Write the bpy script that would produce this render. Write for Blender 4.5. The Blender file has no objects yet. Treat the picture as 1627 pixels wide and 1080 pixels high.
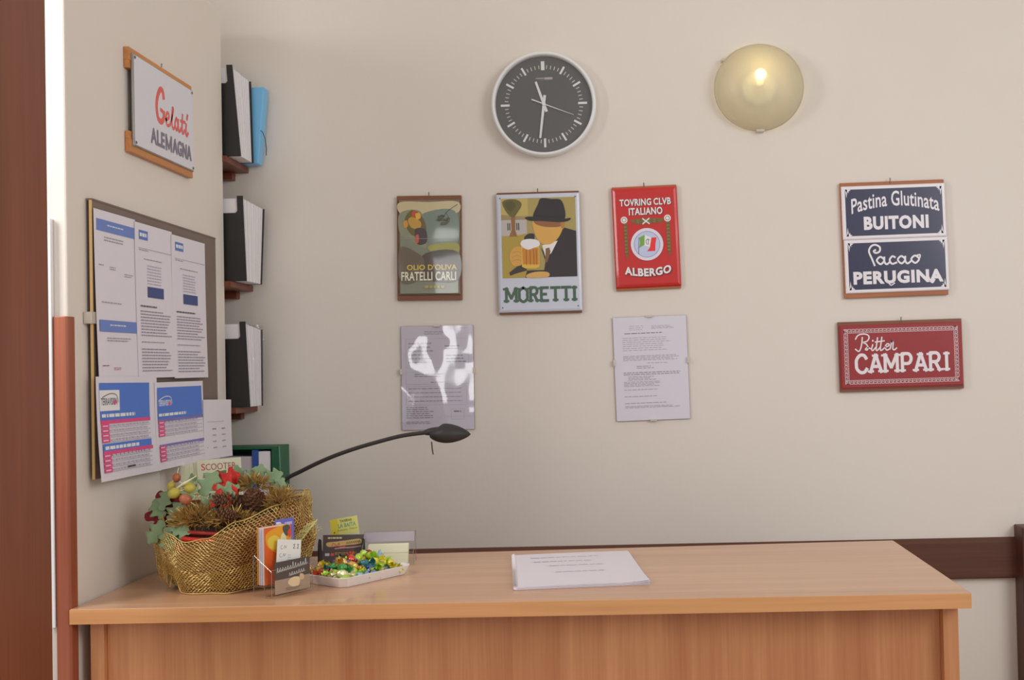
import bpy, math, random
from mathutils import Matrix, Vector

# ------------------------------------------------------------------ camera, world, lights, exposure
scene = bpy.context.scene
COL = scene.collection
cam_data = bpy.data.cameras.new('camera')
cam = bpy.data.objects.new('camera', cam_data)
COL.objects.link(cam)
cam_data.sensor_width = 36.0
cam_data.lens = 36.0 * 1730.0 / 1627.0
cam_data.shift_x = -(978.0 - 813.5) / 1627.0
cam_data.shift_y = (555.0 - 540.0) / 1627.0
cam_data.clip_start = 0.05
cam_rot = (Matrix.Rotation(0.006, 3, 'Z') @ Matrix.Rotation(math.pi / 2 + 0.018, 3, 'X') @ Matrix.Rotation(-0.0214, 3, 'Z'))
cam.matrix_world = Matrix.Translation((0, 0, 1.507)) @ cam_rot.to_4x4()
scene.camera = cam

world = bpy.data.worlds.new('world')
scene.world = world
world.use_nodes = True
world.node_tree.nodes['Background'].inputs[0].default_value = (1.0, 0.985, 0.975, 1)
world.node_tree.nodes['Background'].inputs[1].default_value = 0.50


def area_light(name, loc, target, sx, sy, power, color):
    l = bpy.data.lights.new(name, 'AREA')
    l.shape = 'RECTANGLE'
    l.size = sx
    l.size_y = sy
    l.energy = power
    l.color = color
    o = bpy.data.objects.new(name, l)
    COL.objects.link(o)
    o.location = loc
    o.rotation_euler = (Vector(target) - Vector(loc)).to_track_quat('-Z', 'Y').to_euler()
    return o


area_light('window_daylight', (2.7, -0.1, 2.75), (-0.1, 3.2, 1.35), 1.6, 1.4, 42, (1.0, 1.0, 1.0))
area_light('entrance_daylight', (-1.80, 1.60, 2.35), (-1.15, 2.2, 2.05), 0.4, 0.8, 14, (1.0, 0.98, 0.97))
area_light('glazed_door_daylight', (-1.28, -0.5, 1.85), (-0.6, 3.2, 1.6), 0.55, 1.0, 9, (1.0, 0.99, 0.99))

vs = scene.view_settings
vs.view_transform = 'Standard'
vs.look = 'None'
vs.exposure = 0.0
vs.gamma = 1.0
vs.use_curve_mapping = False

rnd = random.Random(7)
PI = math.pi


# ------------------------------------------------------------------ colours and materials
def lin(c):
    c = c / 255.0
    return c / 12.92 if c <= 0.04045 else ((c + 0.055) / 1.055) ** 2.4


LIGHT = 0.66


def pig(r, g, b):
    """pigment whose look under the room's light is about this sRGB colour"""
    return tuple(min(0.9, lin(v) / LIGHT) for v in (r, g, b)) + (1.0,)


def new_mat(name):
    m = bpy.data.materials.new(name)
    m.use_nodes = True
    nt = m.node_tree
    return m, nt, nt.nodes['Principled BSDF']


def plain(name, rgb, rough=0.5, metal=0.0, spec=0.5, bump=0.0, bscale=200.0, vary=0.0):
    m, nt, p = new_mat(name)
    c = pig(*rgb)
    p.inputs['Base Color'].default_value = c
    p.inputs['Roughness'].default_value = rough
    p.inputs['Metallic'].default_value = metal
    p.inputs['Specular IOR Level'].default_value = spec
    if bump or vary:
        tc = nt.nodes.new('ShaderNodeTexCoord')
        n = nt.nodes.new('ShaderNodeTexNoise')
        n.inputs['Scale'].default_value = bscale
        n.inputs['Detail'].default_value = 4
        nt.links.new(tc.outputs['Object'], n.inputs['Vector'])
        if bump:
            b = nt.nodes.new('ShaderNodeBump')
            b.inputs['Strength'].default_value = bump
            b.inputs['Distance'].default_value = 0.002
            nt.links.new(n.outputs['Fac'], b.inputs['Height'])
            nt.links.new(b.outputs['Normal'], p.inputs['Normal'])
        if vary:
            mx = nt.nodes.new('ShaderNodeMix')
            mx.data_type = 'RGBA'
            mx.inputs['A'].default_value = tuple(v * (1 - vary) for v in c[:3]) + (1,)
            mx.inputs['B'].default_value = tuple(min(1, v * (1 + vary)) for v in c[:3]) + (1,)
            nt.links.new(n.outputs['Fac'], mx.inputs['Factor'])
            nt.links.new(mx.outputs['Result'], p.inputs['Base Color'])
    return m


def wall_mat(name, rgb):
    m, nt, p = new_mat(name)
    c = pig(*rgb)
    p.inputs['Roughness'].default_value = 0.75
    p.inputs['Specular IOR Level'].default_value = 0.25
    tc = nt.nodes.new('ShaderNodeTexCoord')
    n1 = nt.nodes.new('ShaderNodeTexNoise')
    n1.inputs['Scale'].default_value = 2.3
    n1.inputs['Detail'].default_value = 3
    n2 = nt.nodes.new('ShaderNodeTexNoise')
    n2.inputs['Scale'].default_value = 45
    n2.inputs['Detail'].default_value = 5
    mx = nt.nodes.new('ShaderNodeMix')
    mx.data_type = 'RGBA'
    mx.inputs['A'].default_value = (c[0] * 0.965, c[1] * 0.96, c[2] * 0.95, 1)
    mx.inputs['B'].default_value = (c[0] * 1.03, c[1] * 1.03, c[2] * 1.035, 1)
    b = nt.nodes.new('ShaderNodeBump')
    b.inputs['Strength'].default_value = 0.12
    b.inputs['Distance'].default_value = 0.004
    for n in (n1, n2):
        nt.links.new(tc.outputs['Object'], n.inputs['Vector'])
    nt.links.new(n1.outputs['Fac'], mx.inputs['Factor'])
    nt.links.new(mx.outputs['Result'], p.inputs['Base Color'])
    nt.links.new(n2.outputs['Fac'], b.inputs['Height'])
    nt.links.new(b.outputs['Normal'], p.inputs['Normal'])
    return m


def wood_mat(name, dark, light, axis='X', rough=0.35, scale=1.0, coat=0.0, contrast=(0.3, 0.7), spec=0.5):
    """grain drawn out along one axis of the object"""
    m, nt, p = new_mat(name)
    p.inputs['Roughness'].default_value = rough
    p.inputs['Coat Weight'].default_value = coat
    p.inputs['Specular IOR Level'].default_value = spec
    tc = nt.nodes.new('ShaderNodeTexCoord')
    outs = []
    for k, (lo, hi, det) in enumerate(((0.9, 14, 4), (3.0, 130, 5))):
        mp = nt.nodes.new('ShaderNodeMapping')
        s = [hi * scale] * 3
        s['XYZ'.index(axis)] = lo * scale
        mp.inputs['Scale'].default_value = s
        n = nt.nodes.new('ShaderNodeTexNoise')
        n.inputs['Scale'].default_value = 1.0
        n.inputs['Detail'].default_value = det
        n.inputs['Distortion'].default_value = 0.4
        nt.links.new(tc.outputs['Object'], mp.inputs['Vector'])
        nt.links.new(mp.outputs['Vector'], n.inputs['Vector'])
        outs.append(n)
    mm = nt.nodes.new('ShaderNodeMath')
    mm.operation = 'MULTIPLY_ADD'
    mm.inputs[1].default_value = 0.35
    nt.links.new(outs[1].outputs['Fac'], mm.inputs[0])
    m2 = nt.nodes.new('ShaderNodeMath')
    m2.operation = 'MULTIPLY'
    m2.inputs[1].default_value = 0.65
    nt.links.new(outs[0].outputs['Fac'], m2.inputs[0])
    nt.links.new(m2.outputs[0], mm.inputs[2])
    cr = nt.nodes.new('ShaderNodeValToRGB')
    cr.color_ramp.elements[0].position = contrast[0]
    cr.color_ramp.elements[1].position = contrast[1]
    cr.color_ramp.elements[0].color = pig(*dark)
    cr.color_ramp.elements[1].color = pig(*light)
    nt.links.new(mm.outputs[0], cr.inputs['Fac'])
    nt.links.new(cr.outputs['Color'], p.inputs['Base Color'])
    return m


def print_mat(name, rough, coat=0.0, wav=0.0, wscale=9.0):
    """flat print: colour comes from the face colours of the printed shapes"""
    m, nt, p = new_mat(name)
    a = nt.nodes.new('ShaderNodeVertexColor')
    a.layer_name = 'Col'
    nt.links.new(a.outputs['Color'], p.inputs['Base Color'])
    p.inputs['Roughness'].default_value = rough
    p.inputs['Coat Weight'].default_value = coat
    p.inputs['Coat Roughness'].default_value = 0.06
    if wav:
        tc = nt.nodes.new('ShaderNodeTexCoord')
        n = nt.nodes.new('ShaderNodeTexNoise')
        n.inputs['Scale'].default_value = wscale
        n.inputs['Detail'].default_value = 1
        b = nt.nodes.new('ShaderNodeBump')
        b.inputs['Strength'].default_value = wav
        b.inputs['Distance'].default_value = 0.02
        nt.links.new(tc.outputs['Object'], n.inputs['Vector'])
        nt.links.new(n.outputs['Fac'], b.inputs['Height'])
        nt.links.new(b.outputs['Normal'], p.inputs['Normal'])
        nt.links.new(b.outputs['Normal'], p.inputs['Coat Normal'])
    return m


def clear_mat(name, tint=(1, 1, 1), rough=0.03, refl=0.12, wav=0.0, wscale=9.0, fres=1.45):
    """thin clear sheet: see-through with a fresnel gloss"""
    m = bpy.data.materials.new(name)
    m.use_nodes = True
    nt = m.node_tree
    nt.nodes.clear()
    out = nt.nodes.new('ShaderNodeOutputMaterial')
    mix = nt.nodes.new('ShaderNodeMixShader')
    tr = nt.nodes.new('ShaderNodeBsdfTransparent')
    tr.inputs[0].default_value = tuple(tint) + (1,)
    gl = nt.nodes.new('ShaderNodeBsdfGlossy')
    gl.inputs['Roughness'].default_value = rough
    lw_ = nt.nodes.new('ShaderNodeLayerWeight')
    lw_.inputs['Blend'].default_value = 0.5
    po = nt.nodes.new('ShaderNodeMath')
    po.operation = 'POWER'
    po.inputs[1].default_value = 5.0
    nt.links.new(lw_.outputs['Facing'], po.inputs[0])
    f0 = ((fres - 1) / (fres + 1)) ** 2 + refl
    ad = nt.nodes.new('ShaderNodeMath')
    ad.operation = 'MULTIPLY_ADD'
    ad.use_clamp = True
    ad.inputs[1].default_value = 0.8 - f0
    ad.inputs[2].default_value = f0
    nt.links.new(po.outputs[0], ad.inputs[0])
    nt.links.new(ad.outputs[0], mix.inputs[0])
    nt.links.new(tr.outputs[0], mix.inputs[1])
    nt.links.new(gl.outputs[0], mix.inputs[2])
    nt.links.new(mix.outputs[0], out.inputs['Surface'])
    if wav:
        tc = nt.nodes.new('ShaderNodeTexCoord')
        n = nt.nodes.new('ShaderNodeTexNoise')
        n.inputs['Scale'].default_value = wscale
        n.inputs['Detail'].default_value = 1.5
        b = nt.nodes.new('ShaderNodeBump')
        b.inputs['Strength'].default_value = wav
        b.inputs['Distance'].default_value = 0.03
        nt.links.new(tc.outputs['Object'], n.inputs['Vector'])
        nt.links.new(n.outputs['Fac'], b.inputs['Height'])
        nt.links.new(b.outputs['Normal'], gl.inputs['Normal'])
    return m


M = dict(
    wall=wall_mat('painted_plaster', (195, 188, 180)),
    ceiling=wall_mat('ceiling_paint', (215, 208, 198)),
    floor=plain('floor_tile', (150, 130, 112), 0.4, vary=0.15, bscale=6),
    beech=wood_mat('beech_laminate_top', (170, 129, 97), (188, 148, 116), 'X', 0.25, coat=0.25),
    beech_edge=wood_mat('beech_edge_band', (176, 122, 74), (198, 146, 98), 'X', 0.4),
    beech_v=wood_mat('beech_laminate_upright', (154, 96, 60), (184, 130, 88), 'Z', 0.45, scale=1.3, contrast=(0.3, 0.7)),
    mahogany=wood_mat('mahogany_door', (92, 46, 28), (116, 64, 42), 'Z', 0.42),
    red_trim=wood_mat('red_brown_trim', (122, 60, 38), (152, 88, 62), 'Z', 0.4),
    dark_trim=wood_mat('dark_walnut_rail', (62, 34, 22), (88, 50, 34), 'X', 0.45),
    dark_post=wood_mat('dark_walnut_post', (58, 32, 24), (78, 46, 36), 'Z', 0.45),
    sign_wood=wood_mat('sign_backing_wood', (128, 76, 44), (158, 98, 60), 'X', 0.45, scale=3),
    sign_wood2=wood_mat('light_sign_wood', (156, 100, 54), (184, 126, 74), 'X', 0.45, scale=3),
    dark_wood=wood_mat('dark_sign_wood', (96, 58, 38), (120, 76, 52), 'X', 0.4, scale=3),
    shelf=wood_mat('shelf_wood', (88, 44, 30), (112, 60, 42), 'X', 0.4, scale=2),
    enamel=print_mat('enamelled_tin_print', 0.35, 0.4, 0.04, 7),
    enamel_wavy=print_mat('wavy_enamelled_tin_print', 0.25, 0.7, 0.045, 6),
    enamel_oil=print_mat('shiny_oil_sign_print', 0.25, 1.0, 0.13, 7),
    matte=print_mat('matte_print', 0.75),
    satin=print_mat('satin_print', 0.4, 0.2),
    white_plastic=plain('white_plastic', (225, 218, 220), 0.3),
    duct=plain('white_trunking_plastic', (215, 210, 204), 0.45),
    silver=plain('pale_silver_rim', (224, 218, 210), 0.35, 0.0),
    steel=plain('nail_steel', (110, 98, 84), 0.4, 0.8),
    clock_black=plain('clock_face_grey', (80, 78, 76), 0.6),
    clock_white=plain('clock_white', (226, 220, 212), 0.5),
    black=plain('black_plastic', (36, 34, 34), 0.45),
    lamp_black=plain('lamp_black', (44, 41, 40), 0.5, spec=0.4),
    board=plain('brown_board', (106, 92, 84), 0.6, vary=0.06, bscale=14),
    board_edge=plain('board_wood_edge', (190, 158, 104), 0.6),
    paper=plain('white_paper', (196, 191, 198), 0.8, spec=0.2),
    pages=plain('page_edges', (206, 200, 204), 0.7, bump=0.3, bscale=60),
    cream=plain('cream_card', (216, 206, 176), 0.7),
    green_box=plain('dark_green_card', (16, 78, 50), 0.5),
    blue_card=plain('blue_card', (40, 72, 140), 0.5),
    blue_folder=plain('translucent_blue_plastic', (104, 164, 204), 0.3),
    navy=plain('dark_elastic', (40, 60, 96), 0.7),
    clear=clear_mat('clear_acrylic', (0.985, 0.985, 0.98), 0.05, 0.01, fres=1.28),
    clear_edge=clear_mat('acrylic_edge', (0.90, 0.89, 0.86), 0.12, 0.20),
    cover=clear_mat('picture_cover', (1.0, 1.0, 1.0), 0.04, 0.0, fres=1.3),
    cover_wavy=clear_mat('wavy_plastic_cover', (0.95, 0.95, 0.97), 0.05, 0.07, 0.45, 5.0),
    sleeve=clear_mat('plastic_sleeve', (0.96, 0.96, 0.97), 0.08, 0.05, 0.3, 30),
    gold_net=plain('gold_thread', (172, 144, 80), 0.38, 0.3),
    gold_tinsel=plain('gold_tinsel', (160, 128, 72), 0.3, 0.45),
    liner=plain('reddish_brown_liner', (112, 68, 40), 0.8, vary=0.4, bscale=30),
    moss=plain('dark_moss', (58, 42, 26), 0.9, bump=0.8, bscale=150, vary=0.4),
    leaf=plain('grey_green_silk_leaf', (108, 128, 94), 0.65, vary=0.18, bscale=40),
    leaf_olive=plain('olive_silk_leaf', (92, 102, 56), 0.65, vary=0.18, bscale=40),
    velvet=plain('maroon_velvet', (104, 20, 26), 0.85, vary=0.2, bscale=40),
    glitter_red=plain('red_glitter', (172, 36, 24), 0.35, 0.25, bump=0.8, bscale=600, vary=0.3),
    cone=plain('brown_cone_scales', (98, 66, 46), 0.55, vary=0.35, bscale=90),
    fruit_y=plain('yellow_green_fruit', (158, 146, 58), 0.4, vary=0.15, bscale=50),
    fruit_o=plain('orange_brown_fruit', (146, 84, 54), 0.4, vary=0.25, bscale=50),
    twig=plain('grey_twig', (112, 92, 74), 0.8),
    ribbon_red=plain('red_ribbon', (140, 34, 30), 0.4, bump=0.6, bscale=500, vary=0.3),
    stem_pale=plain('pale_stem', (196, 196, 160), 0.6),
    grey_clip=plain('grey_clip', (176, 170, 160), 0.4, 0.4),
)


# ------------------------------------------------------------------ mesh kit
class MB:
    """collects vertices and faces; build() links ONE mesh object"""

    def __init__(self):
        self.v, self.f, self.c = [], [], []
        self.col = (0.8, 0.8, 0.8, 1)

    def add(self, verts, faces, col=None):
        o = len(self.v)
        self.v += [tuple(p) for p in verts]
        for f in faces:
            self.f.append([i + o for i in f])
            self.c.append(col or self.col)
        return self

    def box(self, x0, x1, y0, y1, z0, z1, col=None):
        vs = [(x0, y0, z0), (x1, y0, z0), (x1, y1, z0), (x0, y1, z0), (x0, y0, z1), (x1, y0, z1), (x1, y1, z1), (x0, y1, z1)]
        return self.add(vs, [(3, 2, 1, 0), (4, 5, 6, 7), (0, 1, 5, 4), (1, 2, 6, 5), (2, 3, 7, 6), (3, 0, 4, 7)], col)

    def prism(self, poly, z0, z1, col=None):
        n = len(poly)
        vs = [(x, y, z0) for x, y in poly] + [(x, y, z1) for x, y in poly]
        fs = [tuple(range(n - 1, -1, -1)), tuple(range(n, 2 * n))]
        fs += [(i, (i + 1) % n, n + (i + 1) % n, n + i) for i in range(n)]
        return self.add(vs, fs, col)

    def tube(self, pts, r, n=8, cap=True, col=None):
        pts = [Vector(p) for p in pts]
        rs = r if isinstance(r, (list, tuple)) else [r] * len(pts)
        up = Vector((0, 0, 1))
        vs, fs = [], []
        for i, p in enumerate(pts):
            t = (pts[min(i + 1, len(pts) - 1)] - pts[max(i - 1, 0)])
            t = t.normalized() if t.length > 1e-9 else Vector((0, 0, 1))
            a = t.cross(up)
            if a.length < 1e-3:
                a = t.cross(Vector((1, 0, 0)))
            a.normalize()
            b = a.cross(t)
            for k in range(n):
                an = 2 * PI * k / n
                vs.append(p + (a * math.cos(an) + b * math.sin(an)) * rs[i])
        for i in range(len(pts) - 1):
            for k in range(n):
                k2 = (k + 1) % n
                fs.append((i * n + k, i * n + k2, (i + 1) * n + k2, (i + 1) * n + k))
        if cap:
            fs.append(tuple(range(n)))
            fs.append(tuple(range((len(pts) - 1) * n + n - 1, (len(pts) - 1) * n - 1, -1)))
        return self.add(vs, fs, col)

    def lathe(self, prof, n=48, col=None, close=False):
        """profile of (radius, z) about the z axis"""
        vs, fs = [], []
        for r, z in prof:
            for k in range(n):
                a = 2 * PI * k / n
                vs.append((r * math.cos(a), r * math.sin(a), z))
        m = len(prof)
        for i in range(m - 1 + (1 if close else 0)):
            j = (i + 1) % m
            for k in range(n):
                k2 = (k + 1) % n
                fs.append((i * n + k, i * n + k2, j * n + k2, j * n + k))
        return self.add(vs, fs, col)

    def grid(self, nu, nv, fn, col=None, closed_u=False):
        vs = [fn(i / nu, j / nv) for j in range(nv + 1) for i in range(nu + (0 if closed_u else 1))]
        w = nu if closed_u else nu + 1
        fs = []
        for j in range(nv):
            for i in range(nu):
                i2 = (i + 1) % w
                fs.append((j * w + i, j * w + i2, (j + 1) * w + i2, (j + 1) * w + i))
        return self.add(vs, fs, col)

    def xf(self, mat):
        self.v = [tuple(mat @ Vector(p)) for p in self.v]
        return self

    def build(self, name, mat, parent=None, smooth=False, bevel=0.0, colors=False, solid=0.0, kind=None, sub=0):
        me = bpy.data.meshes.new(name)
        me.from_pydata(self.v, [], self.f)
        if colors:
            at = me.color_attributes.new('Col', 'FLOAT_COLOR', 'CORNER')
            li = 0
            data = []
            for f, c in zip(self.f, self.c):
                data += list(c) * len(f)
            at.data.foreach_set('color', data)
        me.materials.append(mat if not isinstance(mat, str) else M[mat])
        if smooth:
            me.shade_smooth()
        me.update()
        o = bpy.data.objects.new(name, me)
        COL.objects.link(o)
        if parent is not None:
            o.parent = parent
        if solid:
            md = o.modifiers.new('thickness', 'SOLIDIFY')
            md.thickness = solid
            md.offset = 0
        if bevel:
            md = o.modifiers.new('bevel', 'BEVEL')
            md.width = bevel
            md.segments = 2
            md.limit_method = 'ANGLE'
            if not smooth:
                md.harden_normals = False
        if sub:
            md = o.modifiers.new('subsurf', 'SUBSURF')
            md.levels = sub
            md.render_levels = sub
        if kind:
            o['kind'] = kind
        return o


def tag(o, label, cat, group=None):
    o['label'] = label
    o['category'] = cat
    if group:
        o['group'] = group
    return o


def thing(name, label, cat, mat=None, group=None):
    o = bpy.data.objects.new(name, None)
    o.empty_display_size = 0.05
    COL.objects.link(o)
    if mat is not None:
        o.matrix_world = mat
    return tag(o, label, cat, group)


def struct(o):
    o['kind'] = 'structure'
    return o


def on_back_wall(x, z, rot=0.0, y=3.25, lean=0.0):
    """local x right, y up, z out of the wall"""
    return (Matrix.Translation((x, y, z)) @ Matrix.Rotation(PI / 2 + math.radians(lean), 4, 'X') @ Matrix.Rotation(math.radians(rot), 4, 'Z'))


def on_left_wall(y, z, rot=0.0, x=-1.12):
    base = Matrix(((0, 0, 1, x), (1, 0, 0, y), (0, 1, 0, z), (0, 0, 0, 1)))
    return base @ Matrix.Rotation(math.radians(rot), 4, 'Z')


def smooth_path(pts, closed=False, n=6):
    P = [Vector((p[0], p[1])) for p in pts]
    out = []
    m = len(P)
    rng = range(m) if closed else range(m - 1)
    for i in rng:
        if closed:
            a, b, c, d = P[(i - 1) % m], P[i], P[(i + 1) % m], P[(i + 2) % m]
        else:
            a, b, c, d = P[max(i - 1, 0)], P[i], P[i + 1], P[min(i + 2, m - 1)]
        for k in range(n):
            t = k / n
            out.append(0.5 * ((2 * b) + (c - a) * t + (2 * a - 5 * b + 4 * c - d) * t * t + (3 * b - a - 3 * c + d) * t ** 3))
    out.append(P[0].copy() if closed else P[-1].copy())
    return out


_font_cache = {}


def text_mesh(s, bold=0.0):
    key = (s, bold)
    if key in _font_cache:
        return _font_cache[key]
    cu = bpy.data.curves.new('t', 'FONT')
    cu.body = s
    cu.size = 1.0
    cu.offset = bold
    cu.space_character = 1.0 + bold * 2.2
    cu.resolution_u = 3
    ob = bpy.data.objects.new('t', cu)
    COL.objects.link(ob)
    dg = bpy.context.evaluated_depsgraph_get()
    me = ob.evaluated_get(dg).to_mesh()
    vs = [(v.co.x, v.co.y) for v in me.vertices]
    fs = [tuple(p.vertices) for p in me.polygons]
    ob.evaluated_get(dg).to_mesh_clear()
    bpy.data.objects.remove(ob)
    bpy.data.curves.remove(cu)
    x0, x1 = min(v[0] for v in vs), max(v[0] for v in vs)
    y0, y1 = min(v[1] for v in vs), max(v[1] for v in vs)
    r = ([((x - x0) / (x1 - x0), (y - y0) / (y1 - y0)) for x, y in vs], fs)
    _font_cache[key] = r
    return r


# block letters with slab feet: strokes in a unit box, y up
SLAB = {
    'M': ([[(0.1, 0), (0.1, 1)], [(0.1, 1), (0.5, 0.25)], [(0.5, 0.25), (0.9, 1)], [(0.9, 1), (0.9, 0)]], [(0.1, 0), (0.9, 0), (0.06, 1), (0.94, 1)]),
    'O': ([[(0.5, 1), (0.12, 0.8), (0.1, 0.5), (0.12, 0.2), (0.5, 0), (0.88, 0.2), (0.9, 0.5), (0.88, 0.8), (0.5, 1)]], []),
    'R': ([[(0.15, 0), (0.15, 1)], [(0.15, 1), (0.65, 0.98), (0.82, 0.76), (0.65, 0.52), (0.15, 0.5)], [(0.5, 0.5), (0.85, 0)]], [(0.15, 0), (0.88, 0), (0.1, 1)]),
    'E': ([[(0.15, 0), (0.15, 1)], [(0.15, 0.96), (0.85, 0.96)], [(0.15, 0.5), (0.65, 0.5)], [(0.15, 0.04), (0.85, 0.04)]], [(0.12, 0), (0.12, 1)]),
    'T': ([[(0.5, 0), (0.5, 1)], [(0.05, 0.95), (0.95, 0.95)]], [(0.5, 0)]),
    'I': ([[(0.5, 0), (0.5, 1)]], [(0.5, 0), (0.5, 1)]),
    'C': ([[(0.88, 0.78), (0.7, 0.97), (0.4, 0.98), (0.14, 0.75), (0.1, 0.5), (0.14, 0.22), (0.4, 0.02), (0.7, 0.03), (0.9, 0.22)]], []),
    'A': ([[(0.08, 0), (0.5, 1)], [(0.5, 1), (0.92, 0)], [(0.25, 0.33), (0.75, 0.33)]], [(0.1, 0), (0.9, 0), (0.46, 1)]),
    'P': ([[(0.18, 0), (0.18, 1)], [(0.18, 1), (0.68, 0.98), (0.86, 0.73), (0.68, 0.46), (0.18, 0.45)]], [(0.18, 0), (0.12, 1)]),
}


class Art:
    """flat print on a w x h sheet; u to the right and v downwards, both 0..1; later shapes lie over earlier ones"""

    def __init__(self, w, h, z=0.0, step=0.00007):
        self.w, self.h, self.z, self.step = w, h, z, step
        self.mb = MB()
        self.k = 0
        self.bend = None

    def _p(self, u, v):
        x, y = (u - 0.5) * self.w, (0.5 - v) * self.h
        z = self.z + self.k * self.step
        if self.bend:
            z += self.bend(u, v)
        return (x, y, z)

    def layer(self):
        self.k += 1
        return self

    def poly(self, pts, col, layer=True):
        if layer:
            self.k += 1
        n = len(pts)
        # keep faces looking out
        a = sum(pts[i][0] * pts[(i + 1) % n][1] - pts[(i + 1) % n][0] * pts[i][1] for i in range(n))
        if a > 0:
            pts = list(reversed(pts))
        self.mb.add([self._p(*p) for p in pts], [tuple(range(n))], pig(*col))
        return self

    def rect(self, u0, v0, u1, v1, col, layer=True):
        if not self.bend:
            return self.poly([(u0, v0), (u1, v0), (u1, v1), (u0, v1)], col, layer)
        if layer:
            self.k += 1
        n, m = max(1, int((u1 - u0) * 20)), max(1, int((v1 - v0) * 24))
        for i in range(n):
            for j in range(m):
                a, b = u0 + (u1 - u0) * i / n, u0 + (u1 - u0) * (i + 1) / n
                c, d = v0 + (v1 - v0) * j / m, v0 + (v1 - v0) * (j + 1) / m
                self.poly([(a, c), (b, c), (b, d), (a, d)], col, False)
        return self

    def ell(self, u, v, ru, rv, col, n=28, layer=True):
        return self.poly([(u + ru * math.cos(2 * PI * i / n), v + rv * math.sin(2 * PI * i / n)) for i in range(n)], col, layer)

    def blob(self, pts, col, layer=True):
        q = smooth_path(pts, True, 5)[:-1]
        return self.poly([(p.x, p.y) for p in q], col, layer)

    def stroke(self, pts, wid, col, closed=False, smooth=True, layer=True):
        """wid in metres"""
        if layer:
            self.k += 1
        P = smooth_path(pts, closed) if smooth else [Vector(p) for p in pts]
        Q = [Vector((p.x * self.w, p.y * self.h)) for p in P]
        L, Rr = [], []
        m = len(Q)
        for i in range(m):
            if closed:
                t = Q[(i + 1) % (m - 1)] - Q[(i - 1) % (m - 1)]
            else:
                t = Q[min(i + 1, m - 1)] - Q[max(i - 1, 0)]
            if t.length < 1e-9:
                t = Vector((1, 0))
            t.normalize()
            nn = Vector((-t.y, t.x)) * wid / 2
            e = Vector((0, 0))
            if not closed and i == 0:
                e = -t * wid * 0.25
            if not closed and i == m - 1:
                e = t * wid * 0.25
            L.append(Q[i] + nn + e)
            Rr.append(Q[i] - nn + e)
        vs = [self._p(p.x / self.w, p.y / self.h) for p in L] + [self._p(p.x / self.w, p.y / self.h) for p in Rr]
        self.mb.add(vs, [(i, i + 1, m + i + 1, m + i) for i in range(m - 1)], pig(*col))
        return self

    def text(self, s, u0, v0, u1, v1, col, bold=0.0, arch=0.0, slope=0.0, shear=0.0, layer=True):
        if layer:
            self.k += 1
        vs, fs = text_mesh(s, bold)
        out = []
        par = list(range(len(vs)))

        def find(i):
            while par[i] != i:
                par[i] = par[par[i]]
                i = par[i]
            return i
        for f in fs:
            for j in f[1:]:
                par[find(j)] = find(f[0])
        base = self.k
        rank = {}
        for i, (x, y) in enumerate(vs):
            rank.setdefault(find(i), len(rank))
            self.k = base + 0.5 * (rank[find(i)] % 2)
            u = u0 + (u1 - u0) * x + shear * (y - 0.5)
            v = v1 - (v1 - v0) * y + arch * ((2 * x - 1) ** 2 - 1) + slope * (x - 0.5)
            out.append(self._p(u, v))
        self.k = base + 1
        self.mb.add(out, fs, pig(*col))
        return self

    def slab(self, s, u0, v0, u1, v1, col, wid, serif=0.0, widths=None):
        """wid in metres"""
        self.k += 1
        tot = sum((widths or {}).get(c, 1.0) for c in s)
        cell = (u1 - u0) / tot
        x = u0
        for c in s:
            cw = (widths or {}).get(c, 1.0) * cell
            strokes, feet = SLAB[c]
            for st in strokes:
                pts = [(x + cw * (0.04 + 0.92 * px), v1 - (v1 - v0) * py) for px, py in st]
                self.k += 0.3
                self.stroke(pts, wid, col, smooth=len(st) > 2, layer=False)
            if serif:
                hw = wid * 1.0 / self.w
                sv = serif
                for fx, fy in feet:
                    cx = x + cw * (0.04 + 0.92 * fx)
                    vv = v1 - (v1 - v0) * fy
                    self.k += 0.3
                    self.rect(cx - hw, vv - (sv if fy < .5 else 0), cx + hw, vv + (0 if fy < .5 else sv), col, layer=False)
            x += cw
        return self

    def lines(self, u0, v0, u1, v1, n, col, seed=1, th=0.35, ragged=0.3, wordy=True):
        """rows of small print as short dashes of differing length"""
        self.k += 1
        r = random.Random(seed)
        dv = (v1 - v0) / n
        for i in range(n):
            v = v0 + dv * i
            end = u1 - (u1 - u0) * ragged * r.random()
            u = u0
            while u < end:
                l = r.uniform(0.025, 0.085) if wordy else end - u
                self.rect(u, v, min(u + l, end), v + dv * th, col, layer=False)
                u += l + 0.012
        return self

    def build(self, name, mat, parent):
        return self.mb.build(name, mat, parent, colors=True)


# ------------------------------------------------------------------ the setting
TOP = 1.05          # height of the desk top
MB().box(-2.6, 3.2, -0.4, 3.35, -0.05, 0.0).build('floor', 'floor', None)['kind'] = 'structure'
MB().box(-2.6, 3.2, 3.25, 3.35, 0.0, 3.2).build('wall_back', 'wall')['kind'] = 'structure'
MB().box(-2.6, 3.2, 0.6, 3.35, 3.2, 3.3).build('ceiling', 'ceiling')['kind'] = 'structure'
# left partition: lower end cut back above the desk
prof = [(2.195, 0.0), (2.625, 0.0), (2.625, 1.30), (3.07, 1.30), (3.07, 2.543), (2.195, 2.543)]
pw = MB().prism(prof, -1.60, -1.12)
pw.v = [(z, x, y) for (x, y, z) in pw.v]
struct(pw.build('wall_left', 'wall', bevel=0.004))
struct(MB().box(-1.60, -1.142, 2.625, 3.07, 0.0, 1.30).build('wall_left_lower', 'wall'))
# recess side wall behind the partition
struct(MB().box(-1.72, -1.60, 2.2, 3.25, 0.0, 3.2).build('wall_recess', 'wall'))

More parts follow.
